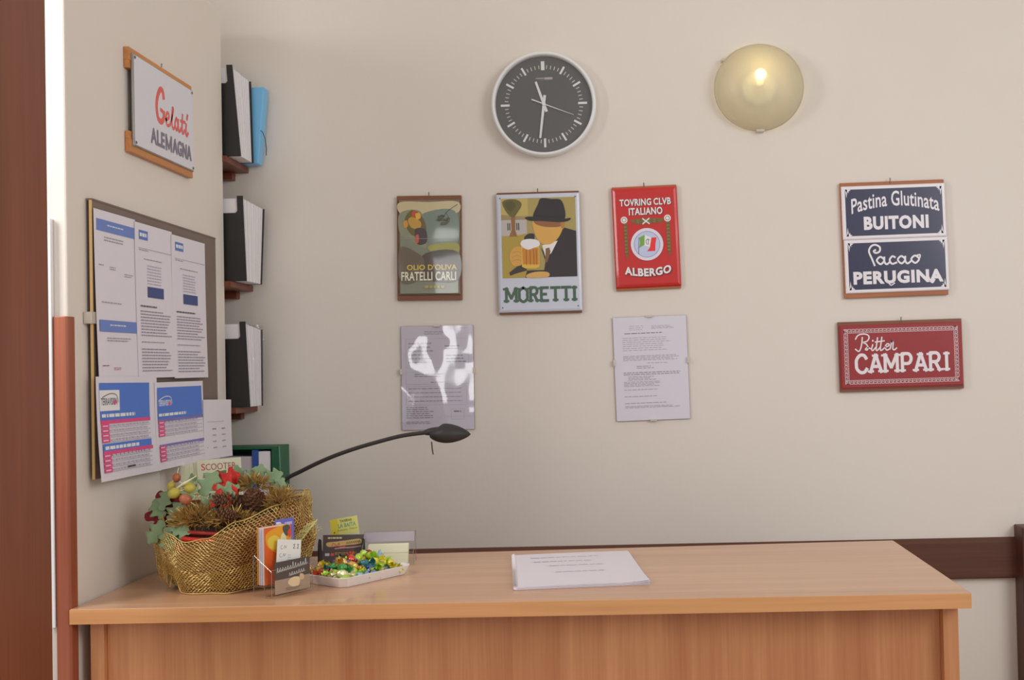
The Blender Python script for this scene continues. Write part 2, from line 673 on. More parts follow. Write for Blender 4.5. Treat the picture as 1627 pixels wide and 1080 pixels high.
# open brown door leaf on the far left
d = MB().box(-0.984, -0.944, 0.99, 1.79, 0.0, 2.75).build('door_1', 'mahogany', bevel=0.003)
struct(d)

# red-brown corner moulding at the partition's front corner
cm = MB()
prof = [(-1.146, 2.1945), (-1.146, 2.186), (-1.125, 2.183), (-1.119, 2.183), (-1.115, 2.187), (-1.115, 2.213), (-1.1195, 2.213), (-1.1195, 2.1945)]
cm.prism(prof, 0.0, 1.637)
struct(cm.build('trim_1', 'red_trim', bevel=0.0015))
# dark chair rail along the back wall, with its rounded top edge
cr = MB()
prof = [(3.25, 0.866), (3.232, 0.866), (3.230, 0.870), (3.230, 0.972), (3.236, 0.980), (3.243, 0.9845), (3.25, 0.9845)]
cr.prism(prof, -1.60, 1.152)
cr.v = [(z, x, y) for (x, y, z) in cr.v]
struct(cr.build('trim_2', 'dark_trim'))
struct(MB().box(1.151, 1.24, 3.18, 3.25, 0.0, 1.022).build('trim_3', 'dark_post', bevel=0.004))

# white cable trunking down the partition's front
ct = thing('cable_trunking', 'white plastic cable trunking strip running up beside the red-brown corner moulding', 'trunking', Matrix.Translation((-1.1530, 2.1945, 1.013)))
MB().box(-0.007, 0.0055, -0.008, 0.0, 0.0, 0.822).build('channel', 'duct', ct, bevel=0.001)
MB().box(-0.0045, 0.0065, -0.013, -0.0082, 0.0, 0.822).build('cover_strip', 'duct', ct, bevel=0.001)

# ------------------------------------------------------------------ reception desk
desk = thing('reception_desk', 'long beech laminate reception desk with a thick overhanging top', 'desk', Matrix.Translation((-0.22, 2.2, 0)))
ox, oy = 0.22, -2.2
quad = [(-1.1155 + ox, 2.179 + oy), (0.678 + ox, 2.163 + oy), (0.688 + ox, 2.823 + oy), (-1.1155 + ox, 2.742 + oy)]
MB().prism(quad, TOP - 0.0305, TOP).build('desk_top', 'beech', desk, bevel=0.0015)
eb = MB()
a, b = Vector(quad[0]), Vector(quad[1])
eb.prism([(a.x, a.y - 0.0012), (b.x, b.y - 0.0012), (b.x, b.y - 0.0002), (a.x, a.y - 0.0002)], TOP - 0.030, TOP - 0.001)
eb.build('front_edge_band', 'beech_edge', desk)
eb = MB().prism([(b.x + 0.0002, b.y), (b.x + 0.0012, b.y), (quad[2][0] + 0.0012, quad[2][1]), (quad[2][0] + 0.0002, quad[2][1])], TOP - 0.030, TOP - 0.001)
eb.build('side_edge_band', 'beech_edge', desk)
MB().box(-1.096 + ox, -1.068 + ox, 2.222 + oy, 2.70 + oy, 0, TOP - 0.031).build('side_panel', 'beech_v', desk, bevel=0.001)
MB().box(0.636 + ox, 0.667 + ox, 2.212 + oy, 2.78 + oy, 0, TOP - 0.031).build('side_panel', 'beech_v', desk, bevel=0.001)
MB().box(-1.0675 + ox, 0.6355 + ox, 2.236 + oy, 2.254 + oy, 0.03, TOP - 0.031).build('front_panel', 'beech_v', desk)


# ------------------------------------------------------------------ signs on the back wall
def nail(parent, x, y, z):
    mb = MB().tube([(x, y - 0.006, 0.001), (x, y - 0.006, z), (x, y + 0.010, z + 0.002)], 0.0016, 6)
    return mb.build('nail', 'steel', parent)


def tin_plate(parent, x0, x1, y0, y1, z, rgb, mat, rim=0.006, lift=0.004, name='tin_plate'):
    """pressed tin plate: rolled rim and a flat raised field; returns the field height"""
    mb = MB()
    rings = []
    for ins, h in ((0, 0.0), (0, 0.003), (rim * 0.35, 0.003 + lift * 0.55), (rim, 0.003 + lift)):
        rings.append([(x0 + ins, y0 + ins, z + h), (x1 - ins, y0 + ins, z + h), (x1 - ins, y1 - ins, z + h), (x0 + ins, y1 - ins, z + h)])
    vs = [p for r in rings for p in r]
    fs = []
    for i in range(len(rings) - 1):
        for k in range(4):
            k2 = (k + 1) % 4
            fs.append((i * 4 + k, i * 4 + k2, i * 4 + 4 + k2, i * 4 + 4 + k))
    fs.append((12, 13, 14, 15))
    mb.add(vs, fs, pig(*rgb))
    mb.build(name, mat, parent, colors=True)
    return z + 0.003 + lift


def backing(parent, w, h, t=0.012, mat='sign_wood', name='wood_backing', y0=None, y1=None):
    y0 = -h / 2 if y0 is None else y0
    y1 = h / 2 if y1 is None else y1
    return MB().box(-w / 2, w / 2, y0, y1, 0.001, t).build(name, mat, parent, bevel=0.001)


# --- olive oil sign
W, H = 0.1931, 0.3124
s = thing('tin_sign', 'glossy olive oil tin sign in dark wooden frame, leftmost of the back wall signs', 'sign', on_back_wall(-0.568, 1.8801, -0.6))
backing(s, W, H, 0.012, 'dark_wood')
zf = tin_plate(s, -W / 2 + 0.005, W / 2 - 0.004, -H / 2 + 0.015, H / 2 - 0.013, 0.012, (96, 84, 66), M['enamel_oil'], 0.006, 0.003)
pw_, ph_ = W - 0.021, H - 0.040
A = Art(pw_, ph_, zf + 0.0002)
A.rect(0, 0, 1, 1, (112, 116, 98))
A.blob([(0, 0), (0.5, 0.0), (1, 0), (1, 0.12), (0.6, 0.10), (0.3, 0.2), (0, 0.12)], (176, 164, 128))
A.blob([(0.42, 0.12), (0.95, 0.10), (1, 0.45), (0.7, 0.48), (0.45, 0.42), (0.38, 0.25)], (104, 118, 106))
A.blob([(0.0, 0.12), (0.35, 0.1), (0.42, 0.3), (0.45, 0.5), (0.2, 0.42), (0.0, 0.34)], (120, 124, 100))
A.blob([(0.08, 0.2), (0.2, 0.09), (0.36, 0.14), (0.45, 0.26), (0.42, 0.36), (0.2, 0.36)], (92, 84, 44))
A.blob([(0.14, 0.2), (0.22, 0.16), (0.36, 0.22), (0.34, 0.29), (0.2, 0.28)], (168, 132, 56))
A.blob([(0.2, 0.12), (0.26, 0.09), (0.29, 0.13), (0.23, 0.17)], (170, 70, 44))
A.blob([(0.27, 0.13), (0.34, 0.12), (0.36, 0.17), (0.29, 0.19)], (206, 150, 56))
A.blob([(0.06, 0.22), (0.12, 0.2), (0.14, 0.26), (0.08, 0.28)], (180, 130, 48))
A.blob([(0.26, 0.3), (0.44, 0.3), (0.46, 0.44), (0.3, 0.46)], (58, 48, 46))
A.blob([(0.27, 0.37), (0.32, 0.36), (0.32, 0.44), (0.27, 0.44)], (176, 72, 64))
A.stroke([(1.0, 0.03), (0.9, 0.07), (0.8, 0.12), (0.72, 0.2), (0.62, 0.2)], 0.0018, (60, 52, 36))
A.stroke([(0.8, 0.12), (0.86, 0.2), (0.82, 0.24)], 0.0016, (60, 52, 36))
A.layer()
for k in range(16):
    a = rnd.uniform(0, 2 * PI)
    cx, cy = 0.74 + 0.16 * math.cos(a) * rnd.random(), 0.2 + 0.08 * math.sin(a) * rnd.random()
    A.ell(cx, cy, 0.035, 0.013, rnd.choice([(66, 62, 40), (84, 82, 52), (54, 50, 36)]), 10)
A.blob([(0.5, 0.48), (0.75, 0.45), (1, 0.46), (1, 0.56), (0.7, 0.58), (0.52, 0.54)], (138, 134, 62))
A.blob([(0.45, 0.56), (1, 0.55), (1, 0.86), (0.5, 0.86), (0.3, 0.75)], (66, 58, 48))
A.blob([(0, 0.5), (0.3, 0.56), (0.42, 0.66), (0.3, 0.86), (0, 0.86)], (92, 82, 68))
A.rect(0.0, 0.40, 1.0, 0.4045, (140, 136, 124))
A.text("OLIO D'OLIVA", 0.12, 0.685, 0.98, 0.745, (206, 176, 60), 0.012)
A.text('FRATELLI CARLI', 0.03, 0.768, 0.975, 0.865, (92, 78, 56), 0.03)
A.text('FRATELLI CARLI', 0.02, 0.764, 0.965, 0.861, (222, 212, 180), 0.018)
A.lines(0.42, 0.915, 0.86, 0.95, 1, (150, 142, 76), 19, th=0.8)
A.build('printed_picture', M['enamel_oil'], s)
nail(s, 0.0, H / 2, 0.012)

# --- beer sign
W, H = 0.2491, 0.3638
s = thing('tin_sign', 'white-bordered beer poster sign reading MORETTI with dark-hatted drinker', 'sign', on_back_wall(-0.2406, 1.8584, 0.4))
backing(s, W - 0.004, H, 0.012, 'dark_wood')
zf = tin_plate(s, -W / 2, W / 2, -H / 2 + 0.006, H / 2 - 0.006, 0.012, (176, 180, 192), M['enamel'], 0.007, 0.004)
# picture field: about 0.89 of the width and 0.65 of the height
px0, px1, py1, py0 = -W / 2 + 0.0145, W / 2 - 0.0125, H / 2 - 0.019, H / 2 - 0.256
PW, PH = px1 - px0, py1 - py0
A = Art(PW, PH, zf + 0.0002)
A.rect(0, 0, 1, 1, (150, 134, 78))
A.rect(0, 0.0, 0.36, 0.22, (168, 150, 84))
A.poly([(0, 0.2), (0.34, 0.24), (0.34, 0.3), (0, 0.28)], (140, 120, 84))
A.rect(0, 0.27, 0.34, 0.47, (164, 158, 152))
for u in (0.08, 0.2):
    A.rect(u, 0.31, u + 0.015, 0.40, (60, 56, 56))
    A.rect(u + 0.025, 0.31, u + 0.04, 0.40, (60, 56, 56))
A.poly([(0, 0.49), (0.4, 0.44), (0.4, 1), (0, 1)], (154, 132, 50))
A.poly([(0.13, 0.2), (0.19, 0.2), (0.185, 0.4), (0.21, 0.48), (0.1, 0.48), (0.135, 0.4)], (128, 88, 46))
A.blob([(0.02, 0.05), (0.1, 0.01), (0.22, 0.02), (0.28, 0.08), (0.22, 0.18), (0.16, 0.24), (0.08, 0.18)], (92, 84, 40))
A.blob([(0.06, 0.06), (0.14, 0.03), (0.2, 0.09), (0.14, 0.16), (0.08, 0.13)], (76, 70, 32))
# coat and shoulders
A.blob([(0.30, 0.50), (0.36, 0.45), (0.44, 0.46), (0.42, 0.56), (0.34, 0.55)], (44, 36, 34))
A.poly([(0.52, 0.62), (0.60, 0.74), (0.72, 0.56), (0.80, 0.42), (0.85, 0.385), (1, 0.43), (1, 1), (0.3, 1), (0.33, 0.91), (0.56, 0.91), (0.58, 0.8)], (42, 35, 35))
A.poly([(0.09, 0.93), (0.25, 0.82), (0.31, 0.86), (0.33, 0.91), (0.2, 0.94), (0.1, 0.97)], (48, 38, 34))
A.poly([(0.54, 0.60), (0.75, 0.545), (0.66, 0.70), (0.58, 0.75)], (208, 200, 198))
A.poly([(0.585, 0.64), (0.635, 0.63), (0.65, 0.68), (0.60, 0.82), (0.575, 0.80)], (112, 82, 48))
# plain face, no features
A.blob([(0.43, 0.29), (0.6, 0.28), (0.82, 0.31), (0.82, 0.40), (0.75, 0.52), (0.64, 0.59), (0.52, 0.57), (0.46, 0.48), (0.43, 0.40)], (190, 146, 70))
A.blob([(0.45, 0.27), (0.64, 0.29), (0.82, 0.32), (0.78, 0.37), (0.6, 0.37), (0.46, 0.33)], (128, 84, 48))
A.ell(0.82, 0.35, 0.028, 0.045, (158, 108, 56))
# hat
A.blob([(0.32, 0.245), (0.42, 0.235), (0.62, 0.27), (0.82, 0.275), (0.93, 0.265), (0.9, 0.30), (0.78, 0.315), (0.55, 0.295), (0.38, 0.285)], (36, 30, 32))
A.blob([(0.43, 0.25), (0.50, 0.08), (0.54, 0.01), (0.68, 0.02), (0.82, 0.05), (0.85, 0.28), (0.62, 0.29)], (40, 33, 36))
A.stroke([(0.445, 0.22), (0.6, 0.245), (0.845, 0.25)], 0.006, (30, 25, 27))
# hand, mug and foam
A.blob([(0.10, 0.72), (0.16, 0.62), (0.26, 0.62), (0.28, 0.76), (0.25, 0.84), (0.14, 0.84)], (186, 140, 62))
for k in range(3):
    A.stroke([(0.13, 0.69 + 0.05 * k), (0.2, 0.67 + 0.05 * k), (0.27, 0.69 + 0.05 * k)], 0.001, (150, 104, 46))
A.blob([(0.33, 0.96), (0.45, 0.93), (0.61, 0.94), (0.60, 1.0), (0.34, 1.0)], (188, 146, 76))
A.poly([(0.258, 0.58), (0.503, 0.58), (0.50, 0.87), (0.44, 0.89), (0.31, 0.885), (0.262, 0.86)], (196, 158, 60))
A.poly([(0.27, 0.63), (0.49, 0.63), (0.487, 0.84), (0.275, 0.83)], (178, 116, 30))
for u in (0.32, 0.37, 0.42, 0.455):
    A.rect(u, 0.65, u + 0.01, 0.84, (132, 82, 26))
A.blob([(0.25, 0.58), (0.28, 0.53), (0.38, 0.515), (0.49, 0.54), (0.505, 0.60), (0.42, 0.63), (0.36, 0.65), (0.3, 0.63)], (206, 202, 212))
o = A.build('poster_picture', M['enamel'], s)
o.location = ((px0 + px1) / 2, (py0 + py1) / 2, 0)
A = Art(W, H, zf + 0.0002)
A.slab('MORETTI', 0.075, 0.785, 0.945, 0.9, (58, 84, 64), 0.0085, 0.018, {'M': 1.25, 'I': 0.55})
A.layer()
for u, v in ((0.05, 0.05), (0.95, 0.05), (0.05, 0.945), (0.95, 0.945)):
    A.ell(u, v, 0.008, 0.0055, (60, 56, 54), 10)
A.build('lettering', M['enamel'], s)
nail(s, 0.0, H / 2, 0.012)

# --- red touring club sign
W, H = 0.1947, 0.3097
s = thing('tin_sign', 'red tin sign reading TOVRING CLVB ITALIANO ALBERGO with round flag emblem', 'sign', on_back_wall(0.0794, 1.8962, 1.5))
backing(s, W - 0.002, H, 0.010, 'sign_wood')
zf = tin_plate(s, -W / 2, W / 2, -H / 2 + 0.007, H / 2 - 0.005, 0.010, (172, 34, 31), M['enamel'], 0.010, 0.006)
A = Art(W, H, zf + 0.0002)
dk, wh, ol = (96, 30, 30), (222, 208, 212), (104, 88, 46)
for dx, dy, c in ((0.012, 0.006, dk), (0, 0, wh)):
    A.text('TOVRING', 0.115 + dx, 0.125 + dy, 0.60 + dx, 0.193 + dy, c, 0.028)
    A.text('CLVB', 0.635 + dx, 0.125 + dy, 0.90 + dx, 0.193 + dy, c, 0.028)
    A.text('ITALIANO', 0.25 + dx, 0.212 + dy, 0.765 + dx, 0.283 + dy, c, 0.028)
A.poly([(0.25, 0.335), (0.36, 0.318), (0.64, 0.318), (0.76, 0.325), (0.82, 0.315), (0.74, 0.36), (0.62, 0.365), (0.36, 0.37)], ol)
A.poly([(0.165, 0.36), (0.215, 0.36), (0.218, 0.62), (0.19, 0.71), (0.165, 0.64)], ol)
A.poly([(0.81, 0.36), (0.865, 0.36), (0.868, 0.62), (0.84, 0.705), (0.815, 0.63)], ol)
A.layer()
for k in range(17):
    for u in (0.175, 0.197, 0.823, 0.845):
        A.ell(u, 0.375 + k * 0.017, 0.010, 0.0045, (132, 116, 62) if k % 2 else (78, 74, 40), 8, False)
for k in range(9):
    for v in (0.333, 0.352):
        A.ell(0.34 + k * 0.042, v, 0.012, 0.0045, (132, 116, 62) if k % 2 else (78, 74, 40), 8, False)
A.stroke([(0.455, 0.318), (0.555, 0.37)], 0.0035, wh, smooth=False)
A.stroke([(0.555, 0.318), (0.455, 0.37)], 0.0035, wh, smooth=False)
for u in (0.172, 0.835):
    A.ell(u, 0.325, 0.052, 0.033, (216, 204, 204))
    A.ell(u, 0.325, 0.036, 0.023, (150, 120, 116))
    A.ell(u, 0.325, 0.024, 0.015, (220, 210, 208))
A.ell(0.505, 0.567, 0.248, 0.156, (196, 190, 208), 40)
A.ell(0.505, 0.567, 0.20, 0.126, (120, 116, 140), 40)
A.ell(0.505, 0.567, 0.192, 0.121, (168, 176, 214), 40)
A.poly([(0.39, 0.50), (0.475, 0.475), (0.47, 0.57), (0.38, 0.60), (0.40, 0.55)], (104, 146, 60))
A.poly([(0.475, 0.475), (0.575, 0.505), (0.555, 0.595), (0.465, 0.58)], (224, 218, 214))
A.poly([(0.575, 0.505), (0.655, 0.505), (0.635, 0.56), (0.625, 0.635), (0.50, 0.635), (0.545, 0.60)], (206, 44, 42))
A.stroke([(0.385, 0.50), (0.37, 0.66)], 0.0015, (70, 64, 60), smooth=False)
A.stroke([(0.515, 0.515), (0.49, 0.54), (0.51, 0.572)], 0.0015, (80, 66, 60))
A.stroke([(0.53, 0.515), (0.525, 0.57)], 0.0015, (80, 66, 60), smooth=False)
A.stroke([(0.505, 0.52), (0.55, 0.527)], 0.0012, (80, 66, 60), smooth=False)
for dx, dy, c in ((0.014, 0.007, dk), (0, 0, wh)):
    A.text('ALBERGO', 0.145 + dx, 0.768 + dy, 0.855 + dx, 0.846 + dy, c, 0.04, arch=-0.030)
A.build('emblem_and_lettering', M['enamel'], s)
nail(s, 0.0, H / 2, 0.010)

# --- double navy sign
W, H = 0.3088, 0.3437
s = thing('tin_sign', 'navy enamel double sign reading Pastina Glutinata BUITONI above Cacao PERUGINA', 'sign', on_back_wall(0.8162, 1.8766, 0.9))
backing(s, W, H, 0.012, 'sign_wood')
wh, nv = (206, 198, 214), (38, 38, 66)
half = (H - 0.024) / 2
y1 = H / 2 - 0.011
for k in range(2):
    ya, yb = y1 - half, y1
    off = 0.002 + 0.002 * k
    cx = off
    zf = tin_plate(s, -W / 2 + off, W / 2 + off - 0.001, ya + 0.0005, yb - 0.0005, 0.012, wh, M['enamel'], 0.004, 0.003, 'tin_plate')
    A = Art(W - 0.004, half - 0.004, zf + 0.0002)
    A.rect(0.028, 0.055, 0.972, 0.945, nv)
    A.layer()
    for su in (0, 1):
        for sv in (0, 1):
            for (du, dv, au, av) in ((0.028, 0.05, 0.085, 0.085), (0.028, 0.05, 0.06, 0.15), (0.028, 0.05, 0.07, 0.12)):
                p = [(du, dv), (au, av), (du + 0.012, dv + 0.05)] if au < 0.08 else [(du, dv), (au, dv + 0.012), (du + 0.03, dv + 0.05)]
                A.poly([((1 - u) if su else u, (1 - v) if sv else v) for u, v in p], wh, False)
            p = [(0.028, 0.05), (0.05, 0.05), (0.042, 0.22)]
            A.poly([((1 - u) if su else u, (1 - v) if sv else v) for u, v in p], wh, False)
    if k == 0:
        A.text('Pastina Glutinata', 0.085, 0.24, 0.94, 0.53, wh, 0.014, arch=0.135)
        A.text('BUITONI', 0.20, 0.58, 0.83, 0.84, wh, 0.05)
    else:
        def q(pts):
            return [(0.225 + x / 420 * 0.50, 0.10 + y / 180 * 0.40) for x, y in pts]
        wd = 0.0055
        A.stroke(q([(48, 178), (28, 120), (6, 55), (25, 12), (60, 0), (95, 22), (92, 58), (62, 70), (44, 55), (60, 44)]), wd, wh)
        for cx_, r_ in ((97, 30), (268, 30)):
            A.stroke(q([(cx_ + r_, 135), (cx_, 105), (cx_ - r_, 135), (cx_, 168)]), wd, wh, closed=True)
            A.stroke(q([(cx_ + r_ + 2, 108), (cx_ + r_ + 2, 150), (cx_ + r_ + 20, 170), (cx_ + r_ + 48, 150)]), wd, wh)
        A.stroke(q([(218, 114), (194, 104), (172, 135), (190, 168), (228, 158)]), wd, wh)
        A.stroke(q([(412, 135), (380, 105), (348, 135), (380, 168)]), wd, wh, closed=True)
        A.stroke(q([(392, 106), (420, 100), (418, 125)]), wd * 0.8, wh)
        A.text('PERUGINA', 0.07, 0.60, 0.945, 0.85, wh, 0.05)
        A.stroke([(0.79, 0.70), (0.83, 0.86), (0.86, 0.80)], 0.004, wh)
        A.stroke([(0.40, 0.80), (0.43, 0.88), (0.47, 0.84)], 0.003, wh)
    o = A.build('lettering', M['enamel_wavy'] if k else M['enamel'], s)
    o.location = (off, (ya + yb) / 2, 0)
    y1 = ya
nail(s, -0.005, H / 2, 0.012)

# --- red aperitif sign
W, H = 0.3669, 0.2080
s = thing('tin_sign', 'red enamel sign with white key border reading Bitter CAMPARI', 'sign', on_back_wall(0.8272, 1.5297, 0.6))
backing(s, W, H, 0.012, 'dark_wood')
zf = tin_plate(s, -W / 2 + 0.001, W / 2 - 0.001, -H / 2 + 0.008, H / 2 - 0.009, 0.012, (128, 34, 36), M['enamel_wavy'], 0.005, 0.004)
aw, ah = W - 0.012, H - 0.027
A = Art(aw, ah, zf + 0.0002)
A.rect(0.0, 0.0, 1, 1, (132, 32, 34))
A.layer()
wh = (220, 196, 200)
cell = 0.0116
lw = 0.00115


def key_row(x0, y0, dx, dy, n):
    """greek key in metres from the top left, running along (dx, dy)"""
    nx, ny = -dy, dx
    for i in range(n):
        bx, by = x0 + dx * cell * i, y0 + dy * cell * i
        pts = [(0, 0), (0.78, 0), (0.78, 0.62), (0.34, 0.62), (0.34, 0.32)]
        P = [((bx + dx * cell * a + nx * cell * b) / aw, (by + dy * cell * a + ny * cell * b) / ah) for a, b in pts]
        for j in range(len(P) - 1):
            A.stroke([P[j], P[j + 1]], lw, wh, smooth=False, layer=False)
        pts = [(0, 0), (0, 0.94), (1.0, 0.94)]
        P = [((bx + dx * cell * a + nx * cell * b) / aw, (by + dy * cell * a + ny * cell * b) / ah) for a, b in pts]
        for j in range(len(P) - 1):
            A.stroke([P[j], P[j + 1]], lw, wh, smooth=False, layer=False)


nx_ = int((aw - 0.010) / cell)
ny_ = int((ah - 0.010) / cell)
mx_, my_ = (aw - nx_ * cell) / 2, (ah - ny_ * cell) / 2
key_row(mx_, my_, 1, 0, nx_)
key_row(aw - mx_, my_, 0, 1, ny_)
key_row(aw - mx_, ah - my_, -1, 0, nx_)
key_row(mx_, ah - my_, 0, -1, ny_)


def q(pts):
    return [(0.115 + x / 475 * 0.345, 0.13 + y / 210 * 0.29) for x, y in pts]


wd = 0.0038
A.stroke(q([(88, 40), (78, 120), (58, 188), (36, 205), (4, 178)]), wd, wh)
A.stroke(q([(8, 62), (40, 16), (100, 2), (152, 16), (165, 50), (140, 88), (95, 102), (130, 122), (148, 160), (138, 192), (118, 185), (140, 165), (178, 178)]), wd, wh)
A.stroke(q([(205, 130), (190, 185), (205, 200), (238, 165)]), wd, wh)
A.ell(*q([(207, 85)])[0], 0.008, 0.016, wh, 10)
A.stroke(q([(262, 50), (242, 185), (256, 200), (288, 165)]), wd, wh)
A.stroke(q([(312, 45), (290, 185), (305, 200), (345, 165)]), wd, wh)
A.stroke(q([(232, 102), (340, 90)]), wd, wh, smooth=False)
A.stroke(q([(345, 165), (385, 152), (392, 132), (368, 128), (346, 162), (362, 200), (402, 185)]), wd, wh)
A.stroke(q([(402, 185), (428, 85), (424, 110), (440, 112), (432, 185), (450, 200), (478, 178)]), wd, wh)
A.slab('CAMPARI', 0.105, 0.475, 0.91, 0.765, wh, 0.0095, 0.035, {'M': 1.15, 'I': 0.62})
A.build('key_border_and_lettering', M['enamel_wavy'], s)
nail(s, 0.004, H / 2, 0.012)


# ------------------------------------------------------------------ clip frames
def clip_frame(label, x, z, rot, w, h, cover, art_fn):
    s = thing('clip_frame', label, 'picture frame', on_back_wall(x, z, rot))
    MB().box(-w / 2, w / 2, -h / 2, h / 2, 0.001, 0.006).build('backing_board', 'board', s)
    A = Art(w - 0.001, h - 0.001, 0.0065)
    art_fn(A)
    A.build('printed_sheet', M['matte'], s)
    MB().grid(1, 1, lambda i, j: ((i - 0.5) * w, (j - 0.5) * h, 0.0115)).build('clear_cover', cover, s)
    for cx, cy, hw, hh in ((0, h / 2, 0.010, 0.003), (0, -h / 2, 0.010, 0.003), (-w / 2, 0.02, 0.003, 0.009), (w / 2, 0.02, 0.003, 0.009)):
        MB().box(cx - hw, cx + hw, cy - hh, cy + hh, 0.003, 0.0135).build('clip', 'grey_clip', s, bevel=0.0006)
    return s


def form_art(A):
    g = (128, 122, 130)
    A.rect(0, 0, 1, 1, (188, 184, 193))
    A.lines(0.32, 0.05, 0.6, 0.09, 3, g, 3)
    A.lines(0.82, 0.02, 0.94, 0.03, 1, g, 4)
    for box in ((0.06, 0.12, 0.93, 0.40), (0.06, 0.44, 0.93, 0.56), (0.06, 0.58, 0.9, 0.76), (0.68, 0.80, 0.86, 0.90)):
        u0, v0, u1, v1 = box
        A.layer()
        for a in ((u0, v0, u1, v0 + 0.002), (u0, v1, u1, v1 + 0.002), (u0, v0, u0 + 0.003, v1), (u1, v0, u1 + 0.003, v1)):
            A.rect(*a, (158, 152, 160), False)
    A.lines(0.60, 0.19, 0.85, 0.24, 2, g, 5)
    A.lines(0.62, 0.28, 0.92, 0.37, 3, g, 6)
    A.lines(0.10, 0.16, 0.45, 0.38, 6, (150, 144, 152), 7)
    A.lines(0.18, 0.46, 0.62, 0.5, 2, g, 8)
    A.lines(0.40, 0.54, 0.64, 0.555, 1, (90, 84, 92), 9)
    for k in range(4):
        A.lines(0.09, 0.60 + 0.04 * k, 0.85, 0.615 + 0.04 * k, 1, g, 10 + k, ragged=0.05)
    A.lines(0.06, 0.78, 0.48, 0.90, 6, g, 15, th=0.3)
    A.lines(0.06, 0.92, 0.42, 0.95, 2, g, 16)
    A.lines(0.72, 0.82, 0.84, 0.85, 1, (90, 84, 92), 17)


def letter_art(A):
    g = (138, 132, 140)
    A.rect(0, 0, 1, 1, (190, 187, 197))
    A.lines(0.22, 0.085, 0.42, 0.14, 3, (160, 155, 164), 21)
    A.lines(0.52, 0.09, 0.86, 0.125, 3, g, 22)
    A.lines(0.15, 0.155, 0.86, 0.17, 1, (104, 98, 106), 23, th=0.5)
    A.lines(0.12, 0.20, 0.88, 0.34, 7, g, 24, th=0.22)
    A.lines(0.12, 0.375, 0.9, 0.43, 4, g, 25, ragged=0.2)
    A.lines(0.45, 0.447, 0.8, 0.46, 1, g, 26)
    A.lines(0.30, 0.475, 0.54, 0.51, 2, g, 27)
    A.lines(0.12, 0.535, 0.9, 0.57, 2, (118, 112, 120), 28, ragged=0.1)
    A.lines(0.18, 0.575, 0.6, 0.62, 3, g, 29)
    A.lines(0.12, 0.625, 0.7, 0.68, 4, g, 30)
    A.lines(0.12, 0.70, 0.58, 0.715, 1, g, 31)
    A.lines(0.12, 0.765, 0.58, 0.78, 1, g, 32)
    A.lines(0.12, 0.83, 0.8, 0.845, 1, g, 33)
    A.lines(0.12, 0.86, 0.9, 0.885, 2, g, 34)


clip_frame('clip-framed printed form under shiny wavy plastic, below the olive oil sign', -0.5513, 1.4924, -0.3, 0.2161, 0.3097, 'cover_wavy', form_art)
clip_frame('clip-framed typed letter on the back wall below the red touring sign', 0.0862, 1.5075, 1.1, 0.2194, 0.3091, 'cover', letter_art)

# ------------------------------------------------------------------ clock
R0 = 0.1557
ck = thing('wall_clock', 'round wall clock with dark grey dial and wide pale silver rim', 'clock', on_back_wall(-0.2168, 2.2985, 0.7))
MB().lathe([(R0 * 0.90, 0.001), (R0 * 0.985, 0.002), (R0, 0.008), (R0, 0.034), (R0 * 0.99, 0.040), (R0 * 0.965, 0.0425), (R0 * 0.94, 0.041), (R0 * 0.928, 0.034), (R0 * 0.922, 0.026)], 96).build('rim', 'silver', ck, smooth=True)
fm = MB().lathe([(0.0, 0.026), (R0 * 0.5, 0.026), (R0 * 0.924, 0.026)], 96)
fm.build('dial', 'clock_black', ck)


def clock_bar(name, ang, r0, r1, w, z, mat, w1=None):
    a = math.radians(90 - ang)
    d = Vector((math.cos(a), math.sin(a)))
    n = Vector((-d.y, d.x))
    w1 = w if w1 is None else w1
    poly = [d * r0 - n * w / 2, d * r0 + n * w / 2, d * r1 + n * w1 / 2, d * r1 - n * w1 / 2]
    poly = [(p.x, p.y) for p in poly]
    a2 = sum(poly[i][0] * poly[(i + 1) % 4][1] - poly[(i + 1) % 4][0] * poly[i][1] for i in range(4))
    if a2 < 0:
        poly.reverse()
    return MB().prism(poly, z, z + 0.0006).build(name, mat, ck)


for h in range(12):
    wid = 0.0105 if h == 0 else (0.0065 if h in (3, 6, 9) else 0.0060)
    clock_bar('hour_mark', h * 30, R0 * 0.655, R0 * (0.825 if h % 3 == 0 else 0.815), wid, 0.0262, 'clock_white')
mm_ = None
for m in range(60):
    if m % 5 == 0:
        continue
    if mm_ is None:
        mm_ = MB().box(-0.0014, 0.0014, R0 * 0.68, R0 * 0.75, 0.0262, 0.0268).build('minute_mark', plain('minute_grey', (176, 170, 164), 0.5), ck)
        o = mm_
    else:
        o = mm_.copy()
        COL.objects.link(o)
    o.rotation_euler = (0, 0, -math.radians(m * 6))
clock_bar('hour_hand', -18.2, -R0 * 0.155, R0 * 0.455, 0.0085, 0.0285, 'clock_white', 0.0065)
clock_bar('minute_hand', 187.8, -R0 * 0.17, R0 * 0.655, 0.0085, 0.0300, 'clock_white', 0.0062)
clock_bar('second_hand', 112, -R0 * 0.25, R0 * 0.61, 0.0036, 0.0315, 'clock_white', 0.0010)
MB().lathe([(0.0, 0.034), (0.005, 0.034), (0.006, 0.032), (0.006, 0.0265)], 16).build('centre_cap', 'clock_white', ck)
A = Art(0.05, 0.008, 0.0263)
A.lines(0, 0.1, 0.5, 0.7, 1, (150, 146, 142), 41, th=0.8, ragged=0)
A.rect(0.52, 0.0, 1.0, 0.8, (156, 152, 148))
A.rect(0.2, 0.9, 0.95, 1.0, (128, 124, 120))
o = A.build('maker_mark', M['matte'], ck)
o.location = (0.003, R0 * 0.49, 0)
